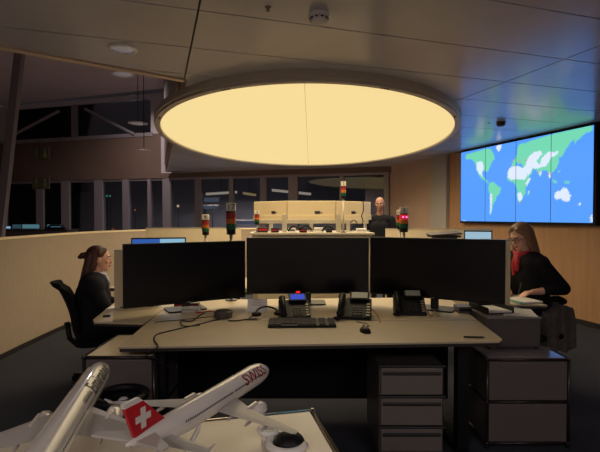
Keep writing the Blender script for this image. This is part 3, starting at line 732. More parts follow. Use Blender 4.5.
tube_cabinet('storage_cabinet', 'low grey two tier cabinet right of the control desk, shiny top', at_y(487, 400, 2.92).x, at_y(568.5, 400, 2.92).x, 2.92, 3.45, [.03, .30, LZT], grey_cab_m, grey_dk_m, mat('glossy cabinet top', (150, 144, 146), .12))
UX0, UX1, UY = at_y(488, 340, 3.12).x, at_y(540.5, 340, 3.12).x, 3.12
UZT = at_y(500, 317.5, UY).z
ub = thing('storage_box', 'grey closed box standing on the low cabinet right of the desk', 'box', ((UX0 + UX1) / 2, 3.3, LZT + .012))
MB().bb((UX0, UY, LZT + .02), (UX1, UY + .36, UZT)).build('body', grey_dk_m, ub, world=True, bevel=.004)
MB().bb((UX0 - .006, UY - .006, UZT - .01), (UX1 + .006, UY + .366, UZT + .004)).build('lid', mat('box lid grey', (128, 124, 124), .3), ub, world=True, bevel=.003)
MB().bb((UX0 + .008, UY - .005, LZT + .03), (UX1 - .008, UY + .002, UZT - .02)).build('front_panel', grey_dk_m, ub, world=True, bevel=.002)
for x in (UX0 + .02, UX1 - .02):
    for y in (UY + .02, UY + .34): MB().cyl((x, y, LZT + .007), (x, y, LZT + .02), .01, n=10).build('foot', black_m, ub, world=True)
LX0, LX1 = at_y(84, 380, 2.60).x, at_y(154, 380, 2.60).x
LCZ = at_y(100, 357.5, 2.60).z
tube_cabinet('storage_cabinet', 'low cabinet with cream top beneath the left end of the control desk', LX0, LX1, 2.60, 3.08, [.03, .35, LCZ], grey_cab_m, grey_dk_m, cream_m)

# ---- waste bin
p = at_y(121, 393, 2.36); bz = p.z
wbn = thing('waste_bin', 'black round waste bin with rolled rim below the left cabinet', 'bin', (p.x, p.y, 0))
R = .122
MB().lathe([(R * .78, 0), (R * .8, .01), (R * .97, bz - .03), (R * .93, bz - .03), (R * .76, .02), (.001, .02)], 32).build('body', black_soft_m, wbn, smooth=True)
rim = MB(); nn = 36
rim.tube([(R * math.cos(a) * .99, R * math.sin(a) * .99, bz - .015) for a in np.linspace(0, 2 * PI, nn + 1)], .022, 10); rim.build('rim', black_m, wbn, smooth=True)
lin_ = MB().lathe([(R * .9, bz - .06), (R * .5, bz - .075), (.001, bz - .07)], 24); lin_.build('bag_liner', darkgrey_m, wbn, smooth=True)
for i in range(4):
    a = i * 1.7; pc_ = tag(MB().ell((p.x + .05 * math.cos(a), p.y + .05 * math.sin(a), bz - .06), (.03, .025, .02), n=7, m=5).build('crumpled_paper', paper_m), 'crumpled white paper lying in the black waste bin', 'paper', 'crumpled papers in the bin')

# ---- neighbouring desks
def side_desk(name, label, poly, legs, z=DZ):
    cx_ = sum(p[0] for p in poly) / len(poly); cy_ = sum(p[1] for p in poly) / len(poly)
    t = thing(name, label, 'desk', (cx_, cy_, 0))
    MB().prism(poly, z - .012, z).build('tabletop', desk_m, t, world=True, bevel=.002)
    MB().prism([lerp(p, (cx_, cy_), .01) for p in poly], z - .03, z - .0122).build('tabletop_edge', desk_edge_m, t, world=True)
    for (x, y) in legs:
        MB().bb((x - .03, y - .03, .03), (x + .03, y + .03, z - .03)).build('leg', black_m, t, world=True, bevel=.005)
        MB().bb((x - .04, y - .25, 0), (x + .04, y + .25, .03)).build('foot', black_m, t, world=True, bevel=.008)
    return t
c0, c1 = at_z(93, 319.5, DZ), at_z(115, 302, DZ)
lb = on_edge(fl, blE, 3.13)
side_desk('side_desk', 'cream side desk in front of the seated woman at left', [tuple(c0[:2]), (-1.42, 3.13), (lb[0] - .02, 3.10), (-1.10, 4.35), (-1.52, 4.35), tuple(c1[:2])], [(-1.3, 3.85)])
side_desk('side_desk', 'cream side desk where the woman with the red scarf writes', [(1.44, 3.52), (1.90, 3.48), (1.86, 4.4), (1.50, 4.4)], [(1.66, 4.1)], .82)
side_desk('rear_desk', 'cream rear desk carrying the blue lit monitor behind the left display', [(-1.95, 4.62), (-.55, 4.62), (-.55, 5.42), (-1.95, 5.42)], [(-1.8, 5.05), (-.7, 5.05)])
side_desk('rear_desk', 'cream rear desk carrying the pale screen behind the right display', [(.85, 4.62), (2.3, 4.62), (2.3, 5.42), (.85, 5.42)], [(1.0, 5.05), (2.15, 5.05)])
# ---- cream upright desk screens
def dscreen(x0, x1, y0, y1, ytop, label, zb=.1, edge=None, feet=True, t_=.03):
    a, b = at_y(x0, ytop, y0), at_y(x1, ytop, y1); zt_ = (a.z + b.z) / 2
    t = thing('desk_screen', label, 'screen', ((a.x + b.x) / 2, (a.y + b.y) / 2, 0 if feet else zb), 0, 'upright cream desk screens')
    MB().wall((a.x, a.y), (b.x, b.y), zb + (.0 if feet else .004), zt_, t_).build('panel', cream_m, t, world=True, bevel=.003)
    MB().wall((a.x, a.y), (b.x, b.y), zt_ - .004, zt_ + .006, t_ + .008).build('top_edge', silver_m, t, world=True)
    for s in ((.1, .9) if feet else (.2, .8)):
        q = a.lerp(b, s); MB().bb((q.x - .02, q.y - .12 if feet else q.y - .03, 0 if feet else zb), (q.x + .02, q.y + .12 if feet else q.y + .03, zb + .012)).build('foot', darkgrey_m, t, world=True)
dscreen(146, 241, 6.9, 6.9, 228, 'lit cream screen behind the left display below the number 17 signal tower')
dscreen(385.5, 492, 6.9, 6.9, 228.8, 'lit cream screen behind the right display below the standing man')
dscreen(114, 160, 3.60, 3.72, 250, 'cream screen whose edge shows between seated woman and left display', DZ, feet=False)
dscreen(480, 510.5, 3.62, 3.5, 240, 'cream screen whose edge shows between right display and woman in scarf', DZ, feet=False)
# ---- rear monitors whose tops show
def small_monitor(x0, x1, y0, y1, Y0, Y1, label, parts, h=.32):
    a, b = at_y(x0, y0, Y0), at_y(x1, y1, Y1); W = math.hypot(b.x - a.x, b.y - a.y); an = math.atan2(b.y - a.y, b.x - a.x); zt_ = (a.z + b.z) / 2
    t = thing('desktop_monitor', label, 'monitor', ((a.x + b.x) / 2, (a.y + b.y) / 2, DZ), an)
    z1 = zt_ - DZ; z0 = z1 - h
    MB().bb((-W / 2, 0, z0), (W / 2, .035, z1)).build('housing', black_m, t, bevel=.003)
    x = -W / 2 + .012
    for frac, m in parts:
        ww = (W - .024) * frac; MB().bb((x, -.003, z0 + .015), (x + ww, .003, z1 - .014)).build('screen', m, t); x += ww
    MB().bb((-.03, .035, .012), (.03, .06, z0 + .15)).build('stand', darkgrey_m, t); MB().prism(rounded(.22, .18, .03), 0, .012).build('stand_base', darkgrey_m, t).location = (0, .06, 0)
small_monitor(131, 186, 237.5, 237.8, 4.9, 5.05, 'monitor with blue screen peeking above the left display', [(.52, emis('screen blue', (58, 104, 190), .75)), (.48, emis('screen pale', (150, 200, 226), .8))])
small_monitor(464, 492.5, 230.5, 230.5, 4.9, 4.8, 'monitor with pale blue screen peeking above the right display', [(1.0, emis('screen pale2', (170, 206, 226), .8))])
a_ = at_y(434, 233, 4.85)
t = thing('laptop', 'grey half open laptop lid peeking above the right display', 'laptop', (a_.x + .16, 4.9, a_.z - .03), 0)
MB().add([(-.17, 0, 0), (.16, 0, .012), (.16, .22, .012), (-.17, .22, 0), (-.17, 0, .008), (.16, 0, .03), (.16, .22, .05), (-.17, .22, .02)], [(3, 2, 1, 0), (4, 5, 6, 7), (0, 1, 5, 4), (1, 2, 6, 5), (2, 3, 7, 6), (3, 0, 4, 7)]).build('lid', grey_dk_m, t, bevel=.003)
MB().bb((-.16, .01, -.02), (.15, .21, 0)).build('body', darkgrey_m, t)
MB().bb((-.12, .04, -(a_.z - .03) + DZ), (.12, .18, -.02)).build('riser', darkgrey_m, t)

# ---- signal towers
IZ = at_y(312, 234.5, 6.1).z
def signal_tower(px, ytag, ybot, Y, r, num, label, ybase_z, lit=False, head=None):
    top = at_y(px, ytag, Y); bot = at_y(px, ybot, Y); Hh = top.z - bot.z
    t = thing('signal_tower', label, 'signal light', (top.x, top.y, ybase_z), 0, 'signal towers with number tags')
    b = bot.z - ybase_z
    MB().cyl((0, 0, .012), (0, 0, b), r * .32, n=12).build('pole', silver_m, t, smooth=True)
    MB().lathe([(r * 1.2, 0), (r * 1.2, .008), (r * .5, .014)], 20).build('base', darkgrey_m, t)
    def seg(f0, f1, m, nm, rr=1.0): return MB().lathe([(r * .97 * rr, b + Hh * f0), (r * rr, b + Hh * f0 + .003), (r * rr, b + Hh * f1 - .003), (r * .97 * rr, b + Hh * f1)], 20).build(nm, m, t, smooth=False)
    seg(0, .16, black_m, 'socket', .9); seg(.16, .34, mat('tower green', (20, 84, 50), .3), 'green_lamp'); seg(.34, .50, mat('tower orange', (196, 104, 30), .3), 'orange_lamp')
    o = seg(.50, .70, mat('tower red', (150, 34, 32), .3) if not lit else mat('tower red lit', (214, 28, 50), .3, emit=.45), 'red_lamp')
    if lit:
        for sx in (-1, 1): MB().ell((sx * r * .38, -r * .9, b + Hh * .6), (r * .22,) * 3, n=10, m=8).build('led', emis('led pink', (255, 120, 190), 2.0), o, smooth=True)
    seg(.70, .74, black_m, 'cap')
    tg = MB().bb((-r * .95, -r * .3, b + Hh * .74), (r * .95, r * .3, b + Hh)).build('number_tag', mat('tag white', (226, 218, 200), .5), t, bevel=.002)
    text_obj('number', num, Hh * .26, hole_m, tg, Matrix.Translation((0, -r * .3 - .001, b + Hh * .865)) @ Matrix.Rotation(PI / 2, 4, 'X'))
signal_tower(231, 203, 234.5, 3.95, .043, '17', 'largest signal tower tagged 17 above the left display', DZ)
signal_tower(205.5, 214.5, 235, 5.25, .042, '9', 'smaller signal tower left of the tower tagged 17', DZ)
signal_tower(257, 210.5, 224.5, 6.05, .034, '3', 'small signal tower at left end of the cream monitor backs', IZ + .028)
signal_tower(343.5, 181.5, 198.5, 6.05, .034, '2', 'signal tower raised on a tall white pole above cream monitor backs', IZ + .028)
signal_tower(404, 207, 232, 4.4, .042, '1', 'signal tower with glowing red lamp above the right display', 0, True)
signal_tower(399.8, 210, 229, 5.25, .038, '4', 'signal tower half hidden behind the one glowing red', DZ)

# ---- central equipment rack with monitor backs
IZ = at_y(312, 234.5, 6.1).z
rk = thing('monitor_rack', 'cream equipment rack with shelf carrying four cream monitors', 'rack', (.1, 6.4, 0))
xa, xb = at_y(250, 234, 6.0).x, at_y(374, 234, 6.0).x
MB().bb((xa, 5.95, IZ), (xb, 6.9, IZ + .028)).build('shelf', silver_m, rk, world=True, bevel=.004)
MB().bb((xa + .04, 5.98, IZ - .06), (xb - .04, 6.0, IZ)).build('shelf_apron', silver_m, rk, world=True)
for x in (xa + .06, xb - .06):
    for y in (6.05, 6.8): MB().bb((x - .03, y - .03, 0), (x + .03, y + .03, IZ)).build('leg', silver_m, rk, world=True)
MB().bb((xa + .04, 6.4, .1), (xb - .04, 6.43, IZ - .06)).build('back_panel', cream_m, rk, world=True)
for px in (284.5, 338.5):
    q = at_y(px, 214, 6.12); MB().bb((q.x - .032, 6.1, IZ + .028), (q.x + .032, 6.14, q.z)).build('upright', silver_m, rk, world=True, bevel=.003)
rz_ = at_y(312, 221, 6.2).z
MB().bb((at_y(256, 0, 6.22).x, 6.20, rz_ - .035), (at_y(369, 0, 6.22).x, 6.235, rz_ + .02)).build('rail', silver_m, rk, world=True, bevel=.003)
MON = [((253.5, 203.6), (286.2, 202), 6.75, 6.30, 'leftmost cream monitor back on the equipment rack'), ((287, 201.8), (335.8, 201), 6.30, 6.30, 'widest cream monitor back at the middle of the equipment rack'),
       ((336.2, 201), (362.8, 200.6), 6.30, 6.62, 'bluish cream monitor back right of the middle one on the rack'), ((363.4, 200.6), (371, 200.9), 6.62, 6.85, 'narrow rightmost cream monitor back on the equipment rack')]
for (l, r_, Y0, Y1, lb_) in MON:
    a, b = at_y(*l, Y0), at_y(*r_, Y1); zt_ = 1.716; W = math.hypot(b.x - a.x, b.y - a.y) - .012; an = math.atan2(b.y - a.y, b.x - a.x)
    t = thing('rack_monitor', lb_, 'monitor', ((a.x + b.x) / 2, (a.y + b.y) / 2, IZ + .028), an, 'cream monitors on the rack')
    zt_ -= IZ + .028; zb_ = zt_ - .265
    hs = MB().bb((-W / 2, 0, zb_), (W / 2, .05, zt_)).build('housing', rackmon_m, t, bevel=.006)
    MB().bb((-W / 2 + .004, -.012, zb_), (W / 2 - .004, .004, zb_ + .07)).build('lower_lip', rackmon_m, hs, bevel=.004)
    if W > .3:
        MB().bb((-.02 + W * .1, -.003, zb_ + .085), (.055 + W * .1, .002, zb_ + .125)).build('logo_plate', darkgrey_m, hs)
        MB().bb((.06 + W * .1, -.003, zb_ + .095), (.085 + W * .1, .002, zb_ + .108)).build('logo_mark', darkgrey_m, hs)
    MB().bb((-W / 2 + .02, .05, zb_ + .01), (W / 2 - .02, .054, zt_ - .01)).build('screen', emis('rack screen', (90, 120, 160), .25), t)
    MB().bb((-.025, .02, .0), (.025, .045, zb_ + .01)).build('stand', silver_m, t); MB().bb((-min(.1, W * .4), .0, 0), (min(.1, W * .4), .12, .008)).build('stand_base', silver_m, t)
# gear on the shelf
zs_ = IZ + .028
def shelf_box(px, w_, d_, h_, m, label, lab_m, nm='shelf_device', cat='device'):
    q = at_y(px, 232, 6.08); t = thing(nm, label, cat, (q.x, 6.08, zs_))
    MB().bb((-w_ / 2, -d_ / 2, 0), (w_ / 2, d_ / 2, h_)).build('body', m, t, bevel=.004)
    MB().bb((-w_ / 2 + .01, -d_ / 2 - .002, h_ * .4), (w_ / 2 - .01, -d_ / 2 + .001, h_ * .7)).build('front_strip', lab_m, t)
shelf_box(263, .13, .1, .07, darkgrey_m, 'dark device with red lights at left on the rack shelf', red_m)
shelf_box(275, .10, .1, .06, black_m, 'black device left of the left rack upright on the shelf', red_dk_m)
shelf_box(292, .10, .1, .06, paper_m, 'pale box with dark cables right of the left rack upright', darkgrey_m)
shelf_box(303, .10, .1, .055, black_m, 'black box at the middle of the rack shelf', red_dk_m)
shelf_box(319, .13, .1, .065, paper_m, 'pale square box left of the right rack upright', silver_m)
shelf_box(329, .08, .1, .05, black_m, 'black box touching the right rack upright', darkgrey_m)
shelf_box(361, .13, .09, .055, paper_m, 'white power adapter box at right end of the rack shelf', silver_m)
def sh(px, py): q = at_y(px, py, 6.03); return q
cable('shelf_cable', [sh(363, 201), sh(363.5, 210), sh(361.5, 216), sh(363, 221), sh(361, 227)], .006, black_m, 'black cable hanging over the right rack monitor to the white adapter')
cable('shelf_cable', [sh(351, 231), sh(353, 227), sh(357, 224), sh(354, 220), sh(350, 223)], .006, black_m, 'black curled cable left of the white adapter on the shelf')
cable('shelf_cable', [sh(288, 231), sh(293, 226), sh(300, 228), sh(306, 225), sh(312, 230)], .012, black_m, 'thick black cable heaped on the middle of the rack shelf')
cable('shelf_cable', [sh(322, 231), sh(326, 226), sh(331, 227), sh(334, 230)], .012, black_m, 'thick black cable heaped beside the right rack upright')

# ---- far left low counter with lit screens
p0, p1 = at_y(4, 238, 9.6), at_y(67, 231, 9.6)
ct = thing('far_counter', 'grey low counter behind the partition at far left', 'counter', ((p0.x + p1.x) / 2, 9.8, 0))
MB().bb((p0.x - .6, 9.6, 0), (p1.x, 10.1, p1.z)).build('body', grey_dk_m, ct, world=True)
MB().bb((p0.x - .62, 9.58, p1.z), (p1.x + .02, 10.12, p1.z + .03)).build('top', darkgrey_m, ct, world=True)
for (x0, x1, y0, y1, c, lb_) in [(4, 9, 226.5, 231, (150, 190, 230), 'tiny bright bluish screen at the far left counter end'), (11, 20, 224.5, 231, (52, 74, 88), 'dim teal screen second from left on the far counter'), (21, 38, 224.5, 231, (84, 128, 140), 'widest teal screen on the far counter'), (46, 61, 224.5, 229, (70, 110, 128), 'teal screen at right on the far counter')]:
    a, b = at_y(x0, y1, 9.7), at_y(x1, y0, 9.7); zb_ = p1.z + .03
    t = thing('counter_screen', lb_, 'screen', ((a.x + b.x) / 2, 9.75, zb_), 0, 'lit screens on the far counter'); W = b.x - a.x; hh = b.z - zb_
    MB().bb((-W / 2 - .01, 0, .012), (W / 2 + .01, .03, hh + .01)).build('housing', black_m, t); MB().bb((-W / 2, -.003, .02), (W / 2, .002, hh)).build('screen', emis('far screen %d' % x0, c, .7), t)
    MB().bb((-W / 4, -.04, 0), (W / 4, .08, .014)).build('stand_base', black_m, t)
t = thing('counter_handset', 'black device lying at the right end of the far counter', 'device', (at_y(58, 230, 9.75).x, 9.66, p1.z + .03))
MB().bb((-.22, -.04, 0), (.2, .04, .05)).build('body', black_m, t, bevel=.01); MB().tube([(-.16, 0, .05), (-.1, 0, .09), (.1, 0, .09), (.16, 0, .05)], .022, 8).build('handle', black_m, t, smooth=True)

# ================================================================== OFFICE CHAIRS
def office_chair(label, loc, rz, seat_z=.46, back_h=.62, lean=.12, arms=True):
    t = thing('office_chair', label, 'chair', (loc[0], loc[1], 0), rz, 'black office chairs')
    MB().prism(rounded(.48, .46, .12), seat_z - .05, seat_z).build('seat', black_soft_m, t, bevel=.018, smooth=True)
    # curved backrest: grid in x, z bent forward at the sides (local +y is forward)
    bk_ = MB(); nx, nz = 8, 12; fr_v = []; 
    for sgn in (0, 1):
        for j in range(nz + 1):
            f = j / nz; wd = .22 * (1 - .25 * f ** 3) * (.8 + .2 * math.sin(PI * min(1, f * 1.3)))
            for i in range(nx + 1):
                u = i / nx * 2 - 1
                y = -.21 - lean * f * 1.2 + .03 * math.sin(f * PI) - .03 * (f > .9) + .05 * u * u - (.035 if sgn else 0)
                fr_v.append((u * wd, y, seat_z + .06 + back_h * f))
    k = (nx + 1) * (nz + 1); fs = []
    for j in range(nz):
        for i in range(nx):
            q = j * (nx + 1) + i; fs += [(q, q + 1, q + nx + 2, q + nx + 1), (k + q + 1, k + q, k + q + nx + 1, k + q + nx + 2)]
    for j in range(nz):
        q = j * (nx + 1); fs += [(q, q + nx + 1, k + q + nx + 1, k + q), (q + nx + nx + 1, q + nx, k + q + nx, k + q + nx + nx + 1)]
    for i in range(nx):
        q = nz * (nx + 1) + i; fs += [(i + 1, i, k + i, k + i + 1), (q, q + 1, k + q + 1, k + q)]
    bk_.add(fr_v, fs).build('backrest', black_soft_m, t, smooth=True, bevel=.008)
    MB().tube([(0, -.05, seat_z - .06), (0, -.22, seat_z - .06), (0, -.27, seat_z + .0), (0, -.265 - lean * .2, seat_z + .14)], .022, 10).build('back_bracket', black_m, t, smooth=True)
    for sx in (-1, 1) if arms else ():
        ar = MB().tube([(sx * .2, -.02, seat_z - .05), (sx * .29, -.02, seat_z - .04), (sx * .29, -.02, seat_z + .18)], .016, 10).build('armrest', black_m, t, smooth=True)
        pad = MB().prism(rounded(.07, .22, .03), seat_z + .18, seat_z + .205); pad.v = [v + Vector((sx * .29, -.0, 0)) for v in pad.v]; pad.build('arm_pad', black_m, ar, bevel=.006)
    MB().cyl((0, 0, .09), (0, 0, seat_z - .05), .027, n=14).build('column', darkgrey_m, t, smooth=True)
    for i in range(5):
        a = 2 * PI * i / 5 + .3; c, s_ = math.cos(a), math.sin(a)
        lg = MB().add([(-s_ * .025, c * .025, .10), (s_ * .025, -c * .025, .10), (s_ * .025, -c * .025, .07), (-s_ * .025, c * .025, .07),
                       (c * .3 - s_ * .016, s_ * .3 + c * .016, .075), (c * .3 + s_ * .016, s_ * .3 - c * .016, .075), (c * .3 + s_ * .016, s_ * .3 - c * .016, .055), (c * .3 - s_ * .016, s_ * .3 + c * .016, .055)],
                      [(0, 1, 2, 3), (7, 6, 5, 4), (0, 4, 5, 1), (1, 5, 6, 2), (2, 6, 7, 3), (3, 7, 4, 0)]).build('base_leg', black_m, t)
        for off in (-.012, .012):
            MB().cyl((c * .29 - s_ * (off - .007), s_ * .29 + c * (off - .007), .028), (c * .29 - s_ * (off + .007), s_ * .29 + c * (off + .007), .028), .028, n=12).build('caster', black_m, lg)
    return t

# ================================================================== PEOPLE
def V(*a): return Vector(a)
def hand(mb, w_, d, palm_n, side, curl=.5, sc=1.0):
    """palm + five fingers into mb. w_: wrist, d: direction of fingers, palm_n: palm normal, side: +1 thumb along d x n"""
    d = d.normalized(); n = (palm_n - d * palm_n.dot(d)).normalized(); x = d.cross(n) * side
    def P(a, b, c): return w_ + (x * a + d * b + n * c) * sc
    mb.cap(P(0, 0, 0), .024 * sc, P(0, .03, 0), .026 * sc)
    for a in (-.027, -.009, .009, .027): mb.cap(P(a * .6, .02, 0), .015 * sc, P(a, .085, 0), .0135 * sc, 8)
    for a, L in ((-.030, .062), (-.010, .075), (.010, .080), (.030, .070)):
        p = P(a, .085, 0); ang = 0; r = .0095
        for j, f in enumerate((.45, .32, .23)):
            ang += curl * (.7, .8, .6)[j]
            q = p + (d * math.cos(ang) + n * math.sin(ang)) * L * f * sc
            mb.cap(p, r * sc, q, r * .9 * sc, 8); p = q; r *= .9
    p = P(.026, .02, .004); q = P(.050, .05, .014); r_ = P(.056, .078, .026)
    mb.cap(p, .014 * sc, q, .011 * sc, 8); mb.cap(q, .011 * sc, r_, .009 * sc, 8)

def person(label, loc, rz, J, skin, top_m, legs_m, hair, look=(0, 0, 0), sleeves=1.0, collar=None, scale=1.0, shoes=True, hair_m=None, extra=None):
    t = thing('person', label, 'person', loc, rz); t.scale = (scale,) * 3
    hc = J['head']; Mh = Euler((math.radians(look[0]), math.radians(look[1]), math.radians(look[2]))).to_matrix()
    H = lambda x, y, z: hc + Mh @ V(x, y, z)
    b = MB()
    # head
    b.ell(H(0, -.008, .03), (.073, .092, .088), Mh, 20, 14); b.ell(H(0, .02, -.03), (.058, .066, .078), Mh, 18, 12)
    b.cap(H(0, .058, -.085), .026, H(0, .05, -.06), .034); b.cap(H(0, .088, .012), .008, H(0, .105, -.026), .013, 8)
    b.ell(H(0, .082, .028), (.05, .012, .008), Mh); b.ell(H(-.012, .098, -.03), (.008, .008, .006), Mh); b.ell(H(.012, .098, -.03), (.008, .008, .006), Mh)
    for sx in (-1, 1):
        b.ell(H(sx * .074, -.005, -.005), (.010, .019, .032), Mh); b.ell(H(sx * .036, .06, -.02), (.022, .025, .022), Mh)
    b.cap(H(0, .084, -.058), .012, H(0, .08, -.062), .014, 8)
    # neck & trunk
    b.cap(J['neck'], .056, H(0, -.012, -.06), .05)
    pe, ch = J['pelvis'], J['chest']; mid = pe.lerp(ch, .45)
    sh, hp = (J['shl'], J['shr']), (J['hipl'], J['hipr'])
    bk_ = J.get('bulk', 0)
    def trunk(mb, g):
        g = g + bk_
        for a, c_, ra, rc in ((pe, mid, .105, .095), (mid, ch, .095, .105)):
            for sx in (-1, 1):
                ax = (sh[1] - sh[0]).normalized() * (.05 * sx); mb.cap(a + ax, ra + g, c_ + ax, rc + g)
        mb.cap(sh[0].lerp(sh[1], .2), .075 + g, sh[0].lerp(sh[1], .8), .075 + g)
        for s_ in sh: mb.cap(J['neck'] + V(0, -.01, -.03), .05 + g * .6, s_, .05 + g)
        mb.cap(ch, .10 + g, sh[0].lerp(sh[1], .5) + V(0, 0, -.02), .085 + g)
        mb.cap(hp[0], .10 + g, hp[1], .10 + g)
    trunk(b, 0)
    for s in 'lr':
        b.cap(J['sh' + s], .052, J['el' + s], .042); b.cap(J['el' + s], .042, J['wr' + s], .027)
        b.cap(J['hip' + s], .088, J['kn' + s], .062); b.cap(J['kn' + s], .060, J['an' + s], .04); b.cap(J['an' + s], .038, J['an' + s] + J['toe' + s] * .6, .034)
        hand(b, J['wr' + s], J['hd' + s], J['hn' + s], J['hs' + s], J.get('curl' + s, .45))
    body = b.build('body', skin, t, remesh=.0065, sm_it=3)
    # clothes
    c = MB(); trunk(c, .013)
    for s in 'lr':
        c.cap(J['sh' + s], .066, J['el' + s], .057); c.cap(J['el' + s], .056, J['el' + s].lerp(J['wr' + s], .9 * sleeves), .042 if sleeves > .6 else .052)
    c.build('jacket', top_m, t, remesh=.011, sm_it=4)
    c = MB()
    c.cap(J['hipl'], .113, J['hipr'], .113); c.cap(pe, .118, pe.lerp(ch, .15), .113)
    for s in 'lr': c.cap(J['hip' + s], .104, J['kn' + s], .078); c.cap(J['kn' + s], .078, J['an' + s] + V(0, 0, .03), .058)
    c.build('trousers', legs_m, t, remesh=.012, sm_it=4)
    for s in 'lr':
        a = J['an' + s]; to = J['toe' + s]; c = MB(); c.cap(a + V(0, 0, -.02), .045, a + to * .9 + V(0, 0, -.03), .04); c.cap(a - to * .25 + V(0, 0, -.03), .038, a, .044)
        c.v = [V(v.x, v.y, max(v.z, a.z - .08)) for v in c.v]; c.build('shoe', black_m, t, smooth=True)
    # face
    for sx in (-1, 1):
        e = MB().ell(H(sx * .031, .076, .005), (.0125, .0115, .009), Mh, 12, 8).build('eye', eye_m, t, smooth=True)
        MB().ell(H(sx * .031, .0855, .004), (.0055, .003, .0055), Mh, 10, 6).build('iris', iris_m, e, smooth=True)
        MB().tube([H(sx * .014, .094, .026), H(sx * .03, .093, .031), H(sx * .048, .083, .026)], .0035, 6).build('eyebrow', hair_m, t)
    MB().ell(H(0, .091, -.058), (.022, .008, .007), Mh, 12, 6).build('lips', lip_m, t, smooth=True)
    hb_ = MB(); hair(hb_, H, Mh); hb_.build('hair', hair_m, t, remesh=.007, sm_it=3)
    if collar: collar(t, H, J)
    if extra: extra(t, H, J)
    return t

def seated(seat, sh_h, head_h, lean=.0, kneef=.42):
    """local frame: facing +y, seat height, shoulder height, head centre height"""
    J = dict(pelvis=V(0, 0, seat + .10), chest=V(0, lean * .7, sh_h - .12), neck=V(0, lean + .005, sh_h + .045), head=V(0, lean + .045, head_h))
    for s, sx in (('l', -1), ('r', 1)):
        J['sh' + s] = V(sx * .165, lean, sh_h - .02); J['hip' + s] = V(sx * .085, .02, seat + .09); J['kn' + s] = V(sx * .11, kneef, seat + .09)
        J['an' + s] = V(sx * .11, kneef + .02, .085); J['toe' + s] = V(0, .16, -.0)
    return J
# ---- woman at left, seated in profile
J = seated(.44, .92, 1.12, .02); J['bulk'] = .034
for s, sx in (('l', -1), ('r', 1)):
    J['el' + s] = V(sx * .225, .12, .71); J['wr' + s] = V(sx * .10, .32, .645); J['hd' + s] = V(-sx * .3, .9, -.12); J['hn' + s] = V(0, -.1, -1); J['hs' + s] = sx * 1
def hair_long(b, H, Mh):
    b.ell(H(0, -.02, .045), (.082, .092, .082), Mh, 20, 12)
    for sx in (-1, 1):
        b.cap(H(sx * .055, -.03, .03), .034, H(sx * .058, -.05, -.06), .034); b.cap(H(sx * .058, -.05, -.06), .034, H(sx * .055, -.075, -.16), .03)
        b.cap(H(sx * .03, .045, .085), .02, H(sx * .07, .0, .05), .022)
    for x in (-.04, 0, .04):
        b.cap(H(x, -.07, .03), .04, H(x, -.095, -.1), .042); b.cap(H(x, -.095, -.1), .042, H(x * .9, -.135, -.26), .028)
    b.ell(H(0, -.125, .035), (.03, .035, .028), Mh); b.ell(H(0, -.15, .02), (.022, .025, .02), Mh)
def collar_shirt(t, H, J):
    n = J['neck']; c = MB(); 
    pts_ = [n + V(.072 * math.cos(a), .072 * math.sin(a) + .012, .04 + .022 * -math.sin(a)) for a in np.linspace(0, 2 * PI, 25)]
    c.tube(pts_, .017, 8)
    for sx in (-1, 1): c.cap(n + V(sx * .04, .085, .01), .018, n + V(sx * .065, .125, -.06), .012)
    c.build('shirt_collar', shirt_m, t, smooth=True)
wl = (-1.85, 4.02)
person('seated woman in profile with auburn hair, dark jacket and pale collar at left', (*wl, 0), math.radians(-66), J, skin2_m, navy_m, navy_m, hair_long, look=(-2, 0, 0), collar=collar_shirt, hair_m=hair_a_m)
office_chair('black high-backed office chair under the woman at left', (wl[0] + .085, wl[1] + .04), math.radians(-66), .44, .44, .12, False)
# ---- woman at right, writing
J = seated(.58, 1.125, 1.325, .10, .40)
J['ell'] = V(-.25, -.06, .90); J['wrl'] = V(-.17, .15, .875); J['hdl'] = V(.25, .95, -.1); J['bulk'] = .012
J['elr'] = V(.24, .06, .90); J['wrr'] = V(.06, .24, .875); J['hdr'] = V(-.5, .85, -.15); J['curlr'] = .8
for s, sx in (('l', -1), ('r', 1)): J['hn' + s] = V(0, 0, -1); J['hs' + s] = sx
for s in 'lr': J['an' + s] = V(J['an' + s].x, .30, .085)
def hair_loose(b, H, Mh):
    b.ell(H(0, -.018, .045), (.083, .094, .083), Mh, 20, 12)
    for sx in (-1, 1):
        b.cap(H(sx * .03, .055, .085), .022, H(sx * .072, .02, .04), .024); b.cap(H(sx * .072, .01, .04), .026, H(sx * .08, -.005, -.06), .026)
        b.cap(H(sx * .08, -.005, -.06), .026, H(sx * .088, .0, -.15), .02); b.cap(H(sx * .06, -.05, .03), .034, H(sx * .07, -.06, -.16), .032)
    for x in (-.035, 0, .035): b.cap(H(x, -.07, .03), .04, H(x, -.09, -.18), .034)
def scarf(t, H, J):
    n = J['neck']; c = MB()
    for k in range(2): c.tube([n + V((.066 + .006 * k) * math.cos(a), .064 * math.sin(a) + .01, .008 + .026 * k - .02 * math.sin(a)) for a in np.linspace(0, 2 * PI, 25)], .014, 8)
    for sx, L in ((-1, .13), (1, .17)): c.cap(n + V(sx * .012, .08, -.02), .022, n + V(sx * .02, .095, -.07), .022); c.cap(n + V(sx * .02, .095, -.07), .022, n + V(sx * .02, .095, -L), .014)
    c.build('scarf', scarf_m, t, remesh=.009, sm_it=2)
def glasses(t, H, J):
    scarf(t, H, J); g = MB()
    for sx in (-1, 1):
        g.tube([H(sx * .033 + .022 * math.cos(a), .098, .004 + .016 * math.sin(a)) for a in np.linspace(0, 2 * PI, 17)], .002, 5); g.tube([H(sx * .055, .096, .006), H(sx * .076, .0, .008)], .002, 5)
    g.tube([H(-.012, .099, .006), H(.012, .099, .006)], .002, 5); g.build('glasses', black_m, t)
wr = (2.04, 3.98)
